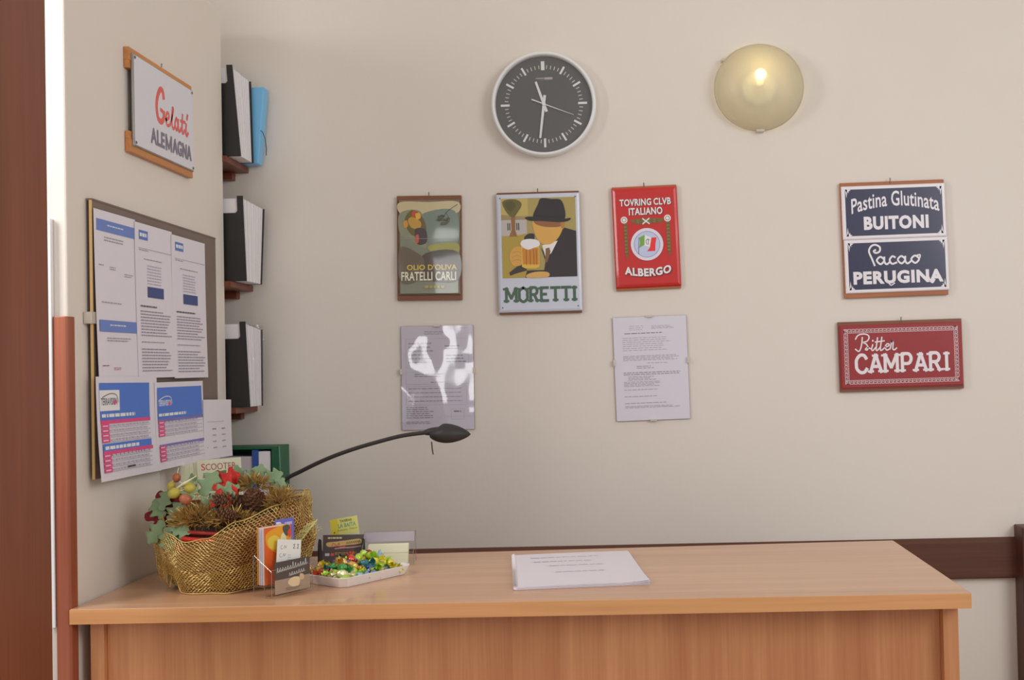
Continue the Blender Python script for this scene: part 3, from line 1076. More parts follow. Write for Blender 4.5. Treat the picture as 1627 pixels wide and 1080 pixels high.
MB().lathe([(0.0, 0.0365), (R0 * 0.5, 0.0365), (R0 * 0.93, 0.0355)], 64).build('glass', clear_mat('clock_glass', (0.98, 0.98, 0.98), 0.10, 0.035), ck)

# ------------------------------------------------------------------ wall lamp
wl = thing('wall_lamp', 'frosted glass dome wall lamp glowing yellow, to the right of the clock', 'lamp', on_back_wall(0.4255, 2.338))
SH, nt, p = new_mat('frosted_lamp_glass')
nt.nodes.remove(p)
out = nt.nodes['Material Output']
tl = nt.nodes.new('ShaderNodeBsdfTranslucent')
tl.inputs[0].default_value = (0.72, 0.67, 0.50, 1)
df = nt.nodes.new('ShaderNodeBsdfDiffuse')
df.inputs[0].default_value = (0.66, 0.645, 0.59, 1)
rf = nt.nodes.new('ShaderNodeBsdfRefraction')
rf.inputs['Color'].default_value = (0.95, 0.9, 0.75, 1)
rf.inputs['Roughness'].default_value = 0.8
rf.inputs['IOR'].default_value = 1.06
gl = nt.nodes.new('ShaderNodeBsdfGlossy')
gl.inputs['Roughness'].default_value = 0.5
m1 = nt.nodes.new('ShaderNodeMixShader')
m1.inputs[0].default_value = 0.55
m2 = nt.nodes.new('ShaderNodeMixShader')
m2.inputs[0].default_value = 0.25
m3 = nt.nodes.new('ShaderNodeMixShader')
m3.inputs[0].default_value = 0.05
nt.links.new(tl.outputs[0], m1.inputs[1])
nt.links.new(df.outputs[0], m1.inputs[2])
nt.links.new(m1.outputs[0], m2.inputs[1])
nt.links.new(rf.outputs[0], m2.inputs[2])
nt.links.new(m2.outputs[0], m3.inputs[1])
nt.links.new(gl.outputs[0], m3.inputs[2])
nt.links.new(m3.outputs[0], out.inputs['Surface'])
rx, ry, rz = 0.1345, 0.130, 0.098
sh = MB()
prof = [(math.sin(t * PI / 2 / 24), math.cos(t * PI / 2 / 24)) for t in range(25)]
sh.lathe([(max(r, 1e-4), z) for r, z in prof], 64)
sh.v = [(x * rx, y * ry, 0.004 + z * rz) for x, y, z in sh.v]
sh.build('glass_shade', SH, wl, smooth=True)
MB().lathe([(0.055, 0.001), (0.055, 0.010), (0.05, 0.012), (0.0, 0.012)], 32).build('wall_plate', 'white_plastic', wl)
MB().lathe([(0.012, 0.012), (0.012, 0.032), (0.0, 0.032)], 20).build('socket', 'white_plastic', wl).location = (0, 0.012, 0)
BU, nt, p = new_mat('lit_bulb')
p.inputs['Base Color'].default_value = (1, 0.9, 0.6, 1)
p.inputs['Emission Color'].default_value = (1.0, 0.80, 0.36, 1)
p.inputs['Emission Strength'].default_value = 10.0
bm_ = MB().lathe([(max(1e-4, 0.017 * math.sin(PI * t / 12)), 0.055 - 0.022 * math.cos(PI * t / 12)) for t in range(13)], 20)
bm_.build('bulb', BU, wl, smooth=True).location = (0, 0.028, 0)
for ax, ay in ((-0.105, 0.082), (0.108, 0.060)):
    MB().box(-0.006, 0.006, -0.004, 0.004, 0.001, 0.026).build('clip', 'grey_clip', wl, bevel=0.001).location = (ax, ay, 0)
MB().box(-0.012, 0.012, -0.004, 0.004, 0.001, 0.022).build('clip', 'grey_clip', wl, bevel=0.001).location = (0, -0.130, 0)

# ------------------------------------------------------------------ left partition: ice cream sign
yc, zc = (2.457 + 2.818) / 2, 2.1455
GW, GH = 2.818 - 2.457, 0.240
s = thing('tin_sign', 'white ice cream sign reading Gelati ALEMAGNA with wooden battens on the left partition', 'sign', on_left_wall(yc, zc, 0.3))
for sg in (1, -1):
    y0 = GH / 2 - 0.030 if sg > 0 else -GH / 2
    MB().box(-GW / 2, GW / 2, y0, y0 + 0.030, 0.001, 0.013).build('wooden_batten', 'sign_wood2', s, bevel=0.001)
    y0 = GH / 2 - 0.048 if sg > 0 else -GH / 2 + 0.030
    MB().box(-GW / 2, -GW / 2 + 0.022, y0, y0 + 0.018, 0.001, 0.012).build('wooden_block', 'sign_wood2', s, bevel=0.001)
pw_, ph_ = 0.347, 0.212
zf = tin_plate(s, -GW / 2 + 0.010, -GW / 2 + 0.010 + pw_, -ph_ / 2 + 0.002, ph_ / 2 + 0.002, 0.013, (120, 116, 112), M['enamel'], 0.003, 0.002)
A = Art(pw_ - 0.006, ph_ - 0.006, zf + 0.0002)
A.rect(0, 0, 1, 1, (190, 190, 198))
rd = (196, 66, 62)
A.stroke([(0.47, 0.30), (0.455, 0.225), (0.41, 0.225), (0.365, 0.33), (0.350, 0.45), (0.372, 0.57), (0.425, 0.595), (0.465, 0.54), (0.472, 0.465)], 0.0145, rd)
A.stroke([(0.415, 0.455), (0.485, 0.475)], 0.010, rd, smooth=False)
A.stroke([(0.50, 0.545), (0.55, 0.505), (0.557, 0.46), (0.527, 0.45), (0.505, 0.52), (0.525, 0.60), (0.575, 0.575)], 0.0082, rd)
A.stroke([(0.575, 0.575), (0.615, 0.46), (0.637, 0.37), (0.620, 0.36), (0.608, 0.46), (0.61, 0.57), (0.635, 0.605), (0.658, 0.56)], 0.0076, rd)
A.stroke([(0.715, 0.53), (0.69, 0.455), (0.662, 0.53), (0.685, 0.60)], 0.0082, rd, closed=True)
A.stroke([(0.722, 0.46), (0.720, 0.57), (0.738, 0.60), (0.772, 0.55)], 0.0082, rd)
A.stroke([(0.80, 0.37), (0.788, 0.56), (0.804, 0.60), (0.838, 0.55)], 0.0082, rd)
A.stroke([(0.765, 0.46), (0.845, 0.45)], 0.0082, rd, smooth=False)
A.stroke([(0.868, 0.46), (0.858, 0.57), (0.874, 0.605), (0.902, 0.56)], 0.0082, rd)
A.stroke([(0.880, 0.40), (0.895, 0.34)], 0.0082, rd, smooth=False)
gy = (96, 92, 112)
A.text('ALE', 0.245, 0.715, 0.475, 0.90, gy, 0.035)
A.stroke([(0.502, 0.895), (0.502, 0.72)], 0.0072, gy, smooth=False)
A.stroke([(0.498, 0.72), (0.545, 0.875)], 0.0062, gy, smooth=False)
A.stroke([(0.545, 0.875), (0.592, 0.72)], 0.0062, gy, smooth=False)
A.stroke([(0.588, 0.72), (0.588, 0.895)], 0.0072, gy, smooth=False)
A.text('AGNA', 0.612, 0.715, 0.955, 0.90, gy, 0.035)
A.layer()
for u, v in ((0.015, 0.025), (0.985, 0.025), (0.015, 0.975), (0.985, 0.975)):
    A.ell(u, v, 0.012, 0.018, (70, 66, 60), 10)
o = A.build('lettering', M['enamel'], s)
o.location = (-GW / 2 + 0.010 + pw_ / 2, 0.002, 0)
nail(s, 0.0, GH / 2, 0.010)

# ------------------------------------------------------------------ notice board and papers
b = thing('notice_board', 'dark brown notice board with pale wooden edge on the left partition', 'notice board', on_left_wall(2.62, 1.30))
MB().box(-0.348, 0.346, 0.0, 0.585, 0.007, 0.014).build('panel', 'board', b)
MB().box(-0.3505, -0.3482, 0.0, 0.585, 0.009, 0.0145).build('wooden_edge', 'board_edge', b)
MB().box(-0.348, 0.346, 0.5852, 0.589, 0.002, 0.015).build('top_edge', 'board', b)
MB().box(-0.364, -0.342, 0.325, 0.350, 0.001, 0.019).build('clip', 'grey_clip', b, bevel=0.001)
MB().box(0.300, 0.338, 0.118, 0.132, 0.0142, 0.016).build('tape_strip', 'cover', b)


def sheet(label, y0, y1, z0, z1, rot, out, art_fn, curl=0.008, name='paper_sheet', group=None, cat='paper'):
    """a sheet pinned to the board: slightly bowed"""
    w, h = y1 - y0, z1 - z0
    s = thing(name, label, cat, on_left_wall((y0 + y1) / 2, (z0 + z1) / 2, rot, x=-1.12 + out), group)

    def bend(u, v):
        return curl * (v ** 2) * 0.8 + curl * 0.25 * math.sin(u * 5.0 + y0 * 9) * v
    mb = MB()
    mb.grid(20, 24, lambda i, j: ((i - 0.5) * w, (j - 0.5) * h, bend(i, 1 - j)))
    mb.build('sheet', 'paper', s, solid=0.0006)
    A = Art(w, h, 0.0008, 0.00010)
    A.bend = bend
    art_fn(A)
    if A.mb.v:
        A.build('printing', M['matte'], s)
    return s


BL = (98, 118, 174)
INK = (134, 128, 137)


def timetable_art(A):
    A.rect(0.05, 0.055, 0.98, 0.125, BL)
    A.lines(0.3, 0.08, 0.72, 0.1, 1, (190, 196, 216), 51)
    A.lines(0.22, 0.155, 0.98, 0.19, 2, INK, 52, ragged=0.4)
    A.lines(0.08, 0.325, 0.22, 0.34, 1, INK, 53)
    A.lines(0.34, 0.33, 0.54, 0.355, 2, INK, 54)
    A.lines(0.7, 0.36, 0.92, 0.385, 2, INK, 55)
    A.lines(0.12, 0.545, 0.82, 0.565, 1, (150, 144, 152), 56)
    A.rect(0.05, 0.655, 0.98, 0.725, BL)
    A.lines(0.3, 0.68, 0.7, 0.7, 1, (190, 196, 216), 57)
    A.lines(0.22, 0.76, 0.98, 0.79, 2, INK, 58, ragged=0.4)
    A.lines(0.08, 0.925, 0.25, 0.94, 1, (150, 80, 96), 59)
    A.lines(0.36, 0.94, 0.56, 0.96, 2, (150, 80, 96), 60)


def typed_art(seed):
    def fn(A):
        A.rect(0.10, 0.045, 0.33, 0.105, (84, 108, 168))
        A.lines(0.12, 0.062, 0.31, 0.088, 1, (196, 202, 220), seed + 9, th=0.9, ragged=0.1)
        A.rect(0.08, 0.16, 0.98, 0.163, INK)
        A.lines(0.1, 0.17, 0.35, 0.185, 1, INK, seed)
        A.lines(0.22, 0.225, 0.8, 0.24, 1, INK, seed + 1)
        A.lines(0.3, 0.265, 0.68, 0.40, 7, (160, 156, 170), seed + 2, ragged=0.1)
        A.rect(0.3, 0.405, 0.72, 0.475, (62, 72, 116))
        A.lines(0.1, 0.53, 0.72, 0.545, 1, (96, 92, 100), seed + 3, th=0.7)
        A.lines(0.1, 0.565, 0.92, 0.74, 9, INK, seed + 4)
        A.lines(0.1, 0.765, 0.9, 0.78, 1, INK, seed + 5)
        A.lines(0.1, 0.81, 0.9, 0.97, 8, INK, seed + 6)
    return fn


def flyer_art(second):
    def fn(A):
        b1, pk = (74, 108, 182), (196, 70, 116)
        A.rect(0.04, 0.06, 0.86 if not second else 0.96, 0.42, b1)
        if not second:
            A.rect(0.04, 0.13, 0.35, 0.33, (214, 208, 212))
        c = (70, 66, 76) if not second else (222, 216, 222)
        A.text('TERRAVISION', 0.06, 0.205, 0.31, 0.275, c, 0.02)
        A.stroke([(0.08, 0.20), (0.2, 0.165), (0.3, 0.18), (0.325, 0.25)], 0.0018, c)
        A.poly([(0.27, 0.22), (0.30, 0.25), (0.265, 0.28), (0.25, 0.25)], pk)
        A.lines(0.06, 0.36, 0.66, 0.40, 1, (206, 206, 224), 71, th=0.8)
        A.rect(0.04, 0.42, 0.86 if not second else 0.96, 0.455, pk if not second else (110, 104, 160))
        for r in range(2):
            v0 = 0.455 + r * 0.285 - (0.0 if not second else 0.01)
            if r == 1:
                if not second:
                    A.rect(0.05, 0.645, 0.86, 0.735, b1)
                    A.lines(0.08, 0.67, 0.66, 0.71, 1, (206, 206, 224), 72, th=0.8)
                A.rect(0.05, 0.715, 0.88 if not second else 0.95, 0.75, pk if not second else (110, 104, 160))
            A.layer()
            for k in range(4):
                A.rect(0.045, v0 + k * 0.046, 0.165, v0 + k * 0.046 + 0.042, pk, False)
                A.rect(0.17, v0 + k * 0.046 + 0.036, 0.86 if not second else 0.94, v0 + k * 0.046 + 0.042, (160, 154, 164), False)
                A.lines(0.18, v0 + k * 0.046 + 0.01, 0.84, v0 + k * 0.046 + 0.034, 1, (168, 162, 174), 73 + k, th=0.7, ragged=0.05)
            A.layer()
            for k in range(4):
                A.rect(0.06, v0 + k * 0.046 + 0.014, 0.14, v0 + k * 0.046 + 0.026, (226, 176, 194), False)
        if not second:
            A.rect(0.42, 0.885, 0.56, 0.905, (70, 66, 70))
    return fn


def calendar_art(A):
    A.lines(0.12, 0.37, 0.82, 0.39, 1, (170, 160, 170), 81, th=0.6)
    A.layer()
    for r in range(4):
        for c in range(2):
            A.lines(0.28 + 0.34 * c, 0.49 + 0.105 * r, 0.42 + 0.34 * c, 0.51 + 0.105 * r, 1, (150, 144, 156) if r else (104, 98, 108), 82 + r * 2 + c, ragged=0.1, th=0.9)
    A.lines(0.06, 0.80, 0.10, 0.82, 1, (90, 100, 140), 91)


sheet('timetable sheet with two blue bands, leftmost on the notice board', 2.272, 2.466, 1.512, 1.869, 0.4, 0.018, timetable_art, 0.006)
sheet('typed bus information sheet pinned between the timetable and another typed sheet', 2.459, 2.662, 1.510, 1.866, 0.3, 0.020, typed_art(100), 0.006)
sheet('rightmost typed bus information sheet with dark table, beside bare brown board', 2.655, 2.868, 1.508, 1.861, 0.2, 0.022, typed_art(130), 0.006)
sheet('blue and pink bus flyer with boxed white logo, lower left of notice board', 2.252, 2.546, 1.294, 1.513, -0.5, 0.027, flyer_art(False), 0.010, 'bus_flyer', cat='flyer')
sheet('blue and pink bus flyer with white logo on blue, lower middle of notice board', 2.532, 2.822, 1.294, 1.499, 0.2, 0.029, flyer_art(True), 0.010, 'bus_flyer', cat='flyer')
sheet('small white price list sheet hanging off the lower right corner of notice board', 2.812, 3.012, 1.293, 1.448, -1.5, 0.033, calendar_art, 0.006)


# ------------------------------------------------------------------ shelves and binders behind the partition
def shelf(label, z, xr, th=0.018, upright=False):
    s = thing('wall_shelf', label, 'shelf', Matrix.Translation((-1.60, 3.25, z)), 'shelves behind the partition')
    MB().box(0.001, xr + 1.60, -0.185, -0.001, -th, 0).build('plank', 'shelf', s, bevel=0.0015)
    MB().box(0.30, xr + 1.56, -0.030, -0.001, -th - 0.022, -th - 0.0002).build('wall_batten', 'shelf', s, bevel=0.001)
    if upright:
        MB().box(0.435, 0.449, -0.175, -0.01, 0.0005, 0.24).build('upright', 'shelf', s, bevel=0.001)
    return s


shelf('top brown shelf carrying a black book and the blue folder', 2.135, -1.108)
shelf('middle brown shelf carrying one black display book', 1.779, -1.100, 0.017)
shelf('brown shelf with wooden upright, third from the top', 1.421, -1.092, 0.017, True)
shelf('lowest brown shelf, under the green box file', 1.045, -0.965)


def display_book(label, z, xb, lean, yb, pages='pages', hgt=0.262, sleeves=False, back_lean=0.0):
    """book standing with its black front cover to the room; notch cut in the cover's top edge"""
    s = thing('display_book', label, 'binder', Matrix.Translation((xb, 3.082, z + 0.0005)), 'black display books on the shelves')
    w = 0.225
    lx = math.tan(math.radians(lean)) * hgt
    h0 = hgt * 0.80
    sx = -lx
    poly = [(-w, 0), (0, 0), (sx, hgt), (sx - 0.017, hgt), (sx * 0.84 - 0.017, h0 + 0.006), (sx * 0.84 - 0.022, h0), (sx * 0.84 - 0.060, h0), (sx * 0.84 - 0.064, h0 + 0.005), (sx - 0.064, hgt * 0.91), (-w + sx, hgt * 0.91)]
    mb = MB().prism(poly, -0.003, 0.0)
    mb.v = [(x, -zz, y) for x, y, zz in mb.v]
    mb.build('front_cover', 'black', s)
    dep = yb - 3.082
    ls = math.tan(math.radians(back_lean)) * hgt
    mb = MB()
    ins = 0.003
    n = 9
    for k in range(n):
        f0, f1 = (k + 0.06) / n, (k + 0.94) / n
        a0, a1 = 0.004 + (dep - 0.008) * f0, 0.004 + (dep - 0.008) * f1
        jit = rnd.uniform(-0.0016, 0.0016)
        fr = (f0 + f1) / 2
        sxx = sx * (1 - fr) + ls * fr
        hh = hgt * (0.975 - 0.06 * fr)
        vs = [(-w, a0, 0.001), (jit - ins, a0, 0.001), (jit - ins, a1, 0.001), (-w, a1, 0.001), (-w + sxx, a0, hh), (sxx + jit - ins, a0, hh), (sxx + jit - ins, a1, hh), (-w + sxx, a1, hh)]
        mb.add(vs, [(3, 2, 1, 0), (4, 5, 6, 7), (0, 1, 5, 4), (1, 2, 6, 5), (2, 3, 7, 6), (3, 0, 4, 7)])
    mb.build('page_block', pages, s)
    if sleeves:
        mb = MB()
        for k in range(7):
            a = 0.008 + (dep - 0.016) * k / 6
            fr = k / 6
            sxx = sx * (1 - fr) + ls * fr
            mb.add([(-0.06, a, 0.002), (0.003, a, 0.002), (sxx + 0.003, a + 0.004, hgt * 0.97), (sxx - 0.06, a, hgt * 0.97)], [(0, 1, 2, 3)])
        mb.build('plastic_sleeves', 'sleeve', s)
    hb = hgt * 0.92
    mb = MB()
    vs = [(-w, dep - 0.003, 0), (0, dep - 0.003, 0), (0, dep, 0), (-w, dep, 0), (-w + ls, dep - 0.003, hb), (ls, dep - 0.003, hb), (ls, dep, hb), (-w + ls, dep, hb)]
    mb.add(vs, [(3, 2, 1, 0), (4, 5, 6, 7), (0, 1, 5, 4), (1, 2, 6, 5), (2, 3, 7, 6), (3, 0, 4, 7)])
    mb.build('back_cover', 'black', s)
    return s


display_book('black-covered display book with white pages on the top shelf', 2.135, -1.073, 4.6, 3.190, back_lean=-0.8)
display_book('black-covered display book with white pages on the middle shelf', 1.779, -1.062, 1.8, 3.215, hgt=0.243, back_lean=2.6)
display_book('black-covered display book with shiny plastic sleeves beside the wooden upright', 1.421, -1.0575, 2.4, 3.195, hgt=0.243, sleeves=True, back_lean=0.4)

fo = thing('elastic_folder', 'light blue plastic elastic folder leaning behind the top black book', 'folder', Matrix.Translation((-1.058, 3.198, 2.1355)))
mb = MB()
for a, t in ((0.0, 0.0), (0.036, 0.0)):
    pass
vs = [(-0.22, 0, 0), (-0.004, 0, 0), (-0.004, 0.040, 0), (-0.22, 0.040, 0), (-0.22, 0.002, 0.228), (0.016, 0.002, 0.228), (0.018, 0.040, 0.226), (-0.22, 0.040, 0.226)]
mb.add(vs, [(3, 2, 1, 0), (4, 5, 6, 7), (0, 1, 5, 4), (1, 2, 6, 5), (2, 3, 7, 6), (3, 0, 4, 7)])
mb.build('plastic_case', 'blue_folder', fo, bevel=0.003)
MB().tube([(0.004, 0.000, 0.098), (0.010, -0.002, 0.094), (0.0155, 0.006, 0.075), (0.014, 0.02, 0.05), (0.010, 0.03, 0.03)], 0.0012, 6).build('elastic_band', 'navy', fo, smooth=True)

# green box file on the lowest shelf
g = thing('box_file', 'dark green open box file behind the flower basket', 'box file', Matrix.Translation((-1.09, 3.10, 1.0455)))
MB().box(-0.11, 0.085, 0.0, 0.10, 0.0, 0.006).build('bottom', 'green_box', g)
MB().box(-0.11, 0.105, 0.0, 0.10, 0.255, 0.262).build('top', 'green_box', g)
MB().box(0.0855, 0.105, 0.0, 0.10, 0.0, 0.2548).build('side', 'green_box', g)
MB().box(-0.11, -0.10, 0.0, 0.10, 0.0065, 0.2548).build('side', 'green_box', g)
MB().box(-0.0998, 0.0853, 0.0955, 0.10, 0.0065, 0.2548).build('back', 'green_box', g)
mb = MB().tube([(0.108, -0.002, 0.262), (0.110, -0.002, 0.2), (0.110, -0.002, 0.1), (0.108, -0.002, 0.0)], 0.0018, 6)
mb.build('edge_cord', plain('green_cord', (70, 130, 100), 0.5), g)
tag(MB().box(-1.062, -1.044, 3.104, 3.19, 1.052, 1.298).build('document_folder', 'blue_card'), 'blue document folder upright inside the green box file', 'folder')
tag(MB().box(-1.0435, -1.010, 3.106, 3.19, 1.052, 1.294).build('paper_stack', 'pages'), 'white paper bundle upright inside the green box file, right of the blue folder', 'papers')
tag(MB().box(-1.185, -1.0625, 3.108, 3.19, 1.052, 1.280).build('paper_stack', plain('grey_pages', (176, 166, 172), 0.8)), 'greyish paper bundle inside the green box file, left of the blue folder', 'papers')

# ------------------------------------------------------------------ desk lamp
dl = thing('desk_lamp', 'black desk lamp with long curved arm and shell-shaped head', 'lamp', Matrix.Translation((-0.855, 2.675, TOP)))
bx, by = -0.855, 2.675


def L3(x, z, y=2.68):
    return (x - bx, y - by, z - TOP)


MB().lathe([(0.0001, 0.0005), (0.048, 0.0005), (0.050, 0.004), (0.047, 0.012), (0.02, 0.018), (0.009, 0.024), (0.0001, 0.024)], 32).build('base', 'lamp_black', dl, smooth=True)
arm2d = [(-0.855, 1.072), (-0.862, 1.13), (-0.868, 1.195), (-0.8408, 1.2476), (-0.7938, 1.2735), (-0.7313, 1.3015), (-0.6688, 1.3232), (-0.6064, 1.3402), (-0.5441, 1.3545), (-0.482, 1.3612)]
pts = smooth_path(arm2d, False, 6)
MB().tube([L3(p.x, p.y) for p in pts], [0.0052] * len(pts), 10).build('arm', 'lamp_black', dl, smooth=True)
MB().tube([L3(-0.489, 1.3607), L3(-0.481, 1.362), L3(-0.472, 1.363), L3(-0.452, 1.3655), L3(-0.440, 1.366)], [0.0065, 0.0085, 0.0098, 0.0098, 0.006], 14).build('socket_sleeve', 'lamp_black', dl, smooth=True)


def head_pt(u, v):
    """shell head: pointed oval seen from the side, open below"""
    t = u
    x = -0.4760 + 0.0995 * t
    top = 1.347 + 0.0355 * math.sin(PI * min(1, max(0.0, (t - 0.02) / 0.98)) ** 0.75) ** 0.75 if t < 1 else 1.3565
    k = math.sin(PI * (0.06 + 0.94 * t) ** 0.8) ** 0.7 if t < 1 else 0.0
    a = v * 2 * PI
    mid = 1.3575 - 0.003 * t
    up, dn, hw = 0.0258 * k, 0.0225 * k, 0.033 * k
    if t < 0.32:
        up *= 0.35 + 0.65 * t / 0.32
    z = mid + (up if math.sin(a) > 0 else dn) * math.sin(a)
    return (x - bx, 2.68 - by + hw * math.cos(a), z - TOP)


MB().grid(20, 20, lambda i, j: head_pt(i, j)).build('lamp_head', 'lamp_black', dl, smooth=True)
MB().tube([L3(-0.4735, 1.338), L3(-0.4722, 1.32), L3(-0.4700, 1.3065)], 0.0016, 6).build('switch_stem', 'lamp_black', dl)

# ------------------------------------------------------------------ scooter leaflets behind the basket
sc = thing('leaflet_stand', 'cream leaflet display reading SCOOTER behind the flower basket', 'leaflets', Matrix.Translation((-0.985, 2.662, TOP)) @ Matrix.Rotation(math.radians(-3), 4, 'Y'))
MB().box(-0.048, 0.056, 0.0, 0.012, 0.0005, 0.258).build('front_leaflet', 'cream', sc)
for k in range(4):
    x0 = -0.090 + k * 0.0102
    MB().box(x0, x0 + 0.0096, 0.002 + 0.002 * k, 0.014 + 0.002 * k, 0.0005, 0.249 + 0.001 * k).build('leaflet', 'cream', sc)
A = Art(0.104, 0.258, 0.0)
A.text('S', 0.10, 0.035, 0.19, 0.098, (190, 64, 60), 0.0)
A.text('COOTER', 0.205, 0.038, 0.92, 0.098, (158, 84, 76), -0.004)
A.text('and', 0.12, 0.13, 0.30, 0.17, (110, 96, 88), 0.0)
o = A.build('lettering', M['matte'], sc)
o.matrix_local = Matrix.Translation((0.004, -0.0006, 0.129)) @ Matrix.Rotation(PI / 2, 4, 'X')

# ------------------------------------------------------------------ flower basket
BX, BY = -0.879, 2.462
fb = thing('flower_arrangement', 'festive arrangement of leaves, cones and fruit wrapped in gold net', 'flower basket', Matrix.Translation((BX, BY, TOP)))


def rim_h(th):
    """height of the net's upper edge around the basket (th = 0 right, -90 deg front)"""
    d = math.degrees(th) % 360
    keys = [(0, 0.200), (35, 0.19), (90, 0.17), (150, 0.185), (180, 0.182), (205, 0.168), (232, 0.128), (252, 0.110), (268, 0.118), (290, 0.150), (320, 0.178), (345, 0.192), (360, 0.200)]
    for (a, x), (b, y) in zip(keys, keys[1:]):
        if a <= d <= b:
            t = (d - a) / (b - a)
            t = t * t * (3 - 2 * t)
            return x + (y - x) * t
    return 0.18


def net_r(th, z):
    keys = [(0.0, 0.128), (0.02, 0.146), (0.05, 0.162), (0.09, 0.171), (0.13, 0.168), (0.165, 0.160), (0.22, 0.150)]
    base = keys[-1][1]
    for (a, x), (b, y) in zip(keys, keys[1:]):
        if a <= z <= b:
            base = x + (y - x) * (z - a) / (b - a)
            break
    t = z / 0.2
    wr = 0.0035 * math.sin(9 * th + 3 * t) + 0.0025 * math.sin(17 * th - 7 * t) + 0.003 * math.sin(5 * th + 14 * t)
    return base + wr * (0.4 + t)


def net_pt(a, s):
    """a in turns, s from 0 (bottom) to 1 (rim)"""
    th = a * 2 * PI
    z = 0.003 + s * (rim_h(th) - 0.003)
    r = net_r(th, z)
    return Vector((r * math.cos(th), r * math.sin(th), z))


def net(mb, fn, nu, nv, rad, closed=True, n=3):
    """honeycomb net of thin threads laid on a surface; fn(u, v)"""
    def P(i, j):
        h = math.sin(i * 12.9898 + j * 78.233) * 43758.5453
        h2 = math.sin(i * 39.346 + j * 11.135) * 24634.6345
        i += (h - math.floor(h) - 0.5) * 0.34
        j += (h2 - math.floor(h2) - 0.5) * 0.30
        return fn((i / nu) % 1.0 if closed else min(1, max(0, i / nu)), min(1.0, max(0.0, j / nv)))
    seg = []
    for j in range(nv):
        off = 0.5 * (j % 2)
        for i in range(nu):
            a = P(i + off, j + 0.12)
            b = P(i + off, j + 0.62)
            seg.append((a, b))
            c = P(i + off - 0.5, j + 1.12)
            d = P(i + off + 0.5, j + 1.12)
            if j < nv - 1:
                seg.append((b, c))
                seg.append((b, d))
    for a, b in seg:
        t = b - a
        if t.length < 1e-5:
            continue
        t.normalize()
        p = t.cross(Vector((0.3, 0.5, 0.8))).normalized()
        q = t.cross(p)
        vs = []
        for c in (a, b):
            for k in range(n):
                an = 2 * PI * k / n
                vs.append(c + (p * math.cos(an) + q * math.sin(an)) * rad)
        mb.add(vs, [(k, (k + 1) % n, n + (k + 1) % n, n + k) for k in range(n)])
    return mb


mb = net(MB(), net_pt, 124, 30, 0.00080)
mb.tube([net_pt(k / 140, 1.0) for k in range(141)], 0.0013, 4)
mb.build('gold_net', 'gold_net', fb)
# folded-over outer layer and ruffle at the front foot
def fold_pt(u, v):
    th = math.radians(-150 + 118 * u)
    z = 0.072 - 0.070 * v - 0.020 * math.sin(PI * u) * (1 - v) + 0.022 * math.sin(u * 10.0) * (1 - v) * 0.3
    lift = max(0.0, math.sin(u * PI * 3.1 + 0.3)) * 0.030 * (v ** 1.5) * (1 if 0.12 < u < 0.5 else 0.15)
    r = net_r(th, max(0.004, z)) + 0.004 + 0.030 * v ** 1.3 * (0.35 + 0.65 * math.sin(PI * u) ** 2) + 0.004 * math.sin(u * 22)
    return Vector((r * math.cos(th), r * math.sin(th), max(0.002, z + lift)))


mb = net(MB(), fold_pt, 44, 12, 0.00085, closed=False)
mb.tube([fold_pt(k / 60, 1.0) for k in range(61)], 0.0014, 4)
mb.build('gold_net_ruffle', 'gold_net', fb)


def tuft_pt(u, v):
    a = math.radians(-30 + 60 * u)
    return Vector((0.150 + 0.045 * v + 0.010 * math.sin(6 * u), -0.045 + 0.07 * (u - 0.5) * (1 + v), 0.10 + 0.055 * v * math.cos(a * 1.4) - 0.03 * u))


net(MB(), tuft_pt, 14, 9, 0.0008, closed=False).build('net_tuft', plain('pale_gold_thread', (214, 200, 140), 0.4, 0.3), fb)
# inner liner
MB().grid(72, 14, lambda i, j: tuple(Vector((net_pt(i, j * 0.93).x * 0.955, net_pt(i, j * 0.93).y * 0.955, net_pt(i, j * 0.93).z))), closed_u=True).build('liner', 'liner', fb, smooth=True)
# moss mound that carries the decoration
MB().grid(40, 8, lambda i, j: (0.142 * math.cos(2 * PI * i) * (1 - j), 0.142 * math.sin(2 * PI * i) * (1 - j), 0.112 + 0.075 * (1 - (1 - j) ** 2) + 0.004 * math.sin(i * 50 + j * 9)), closed_u=True).build('moss_mound', 'moss', fb, smooth=True)


def leaf_mesh(length, width, lobes=3, curl=0.15, fold=0.2):
    """lobed leaf in the xy plane, stem at the origin, tip along +y, with a folded mid rib"""
    half = []
    steps = 26
    for i in range(steps + 1):
        t = i / steps
        env = math.sin(PI * min(1, t * 0.94 + 0.03)) ** 0.7
        w = width * env * (0.74 + 0.26 * math.cos(2 * PI * lobes * t - 1.2))
        half.append((max(w, 0.0), t * length))
    half[0] = (0.0008, 0)
    half[-1] = (0.0, length)
    mb = MB()
    vs, fs = [], []
    for (w, y) in half:
        t = y / length
        zz = -curl * length * t * t
        for k, s_ in enumerate((-1, -0.5, 0, 0.5, 1)):
            vs.append((w * s_, y, zz + fold * w * abs(s_) + 0.05 * length * math.sin(t * 9) * s_ * 0.3))
    for i in range(len(half) - 1):
        for k in range(4):
            fs.append((i * 5 + k, i * 5 + k + 1, i * 5 + 6 + k, i * 5 + 5 + k))
    return mb.add(vs, fs)


def place_leaf(name, mat, x, y, z, length, width, tip, tilt, lobes=3, curl=0.15, fold=0.25, face=0.0):
    """tip: direction of the tip in the picture plane (deg, 0 = right, 90 = up); tilt: how far it leans towards the room (deg)"""
    mb = leaf_mesh(length, width, lobes, curl, fold)
    o = mb.build(name, mat, fb, smooth=True, solid=0.0005)
    m = Matrix.Translation((x, y, z)) @ Matrix.Rotation(math.radians(tilt), 4, 'X') @ Matrix.Rotation(math.radians(face), 4, 'Z') @ Matrix.Rotation(PI / 2, 4, 'X') @ Matrix.Rotation(math.radians(tip - 90), 4, 'Z')
    o.matrix_local = m
    return o


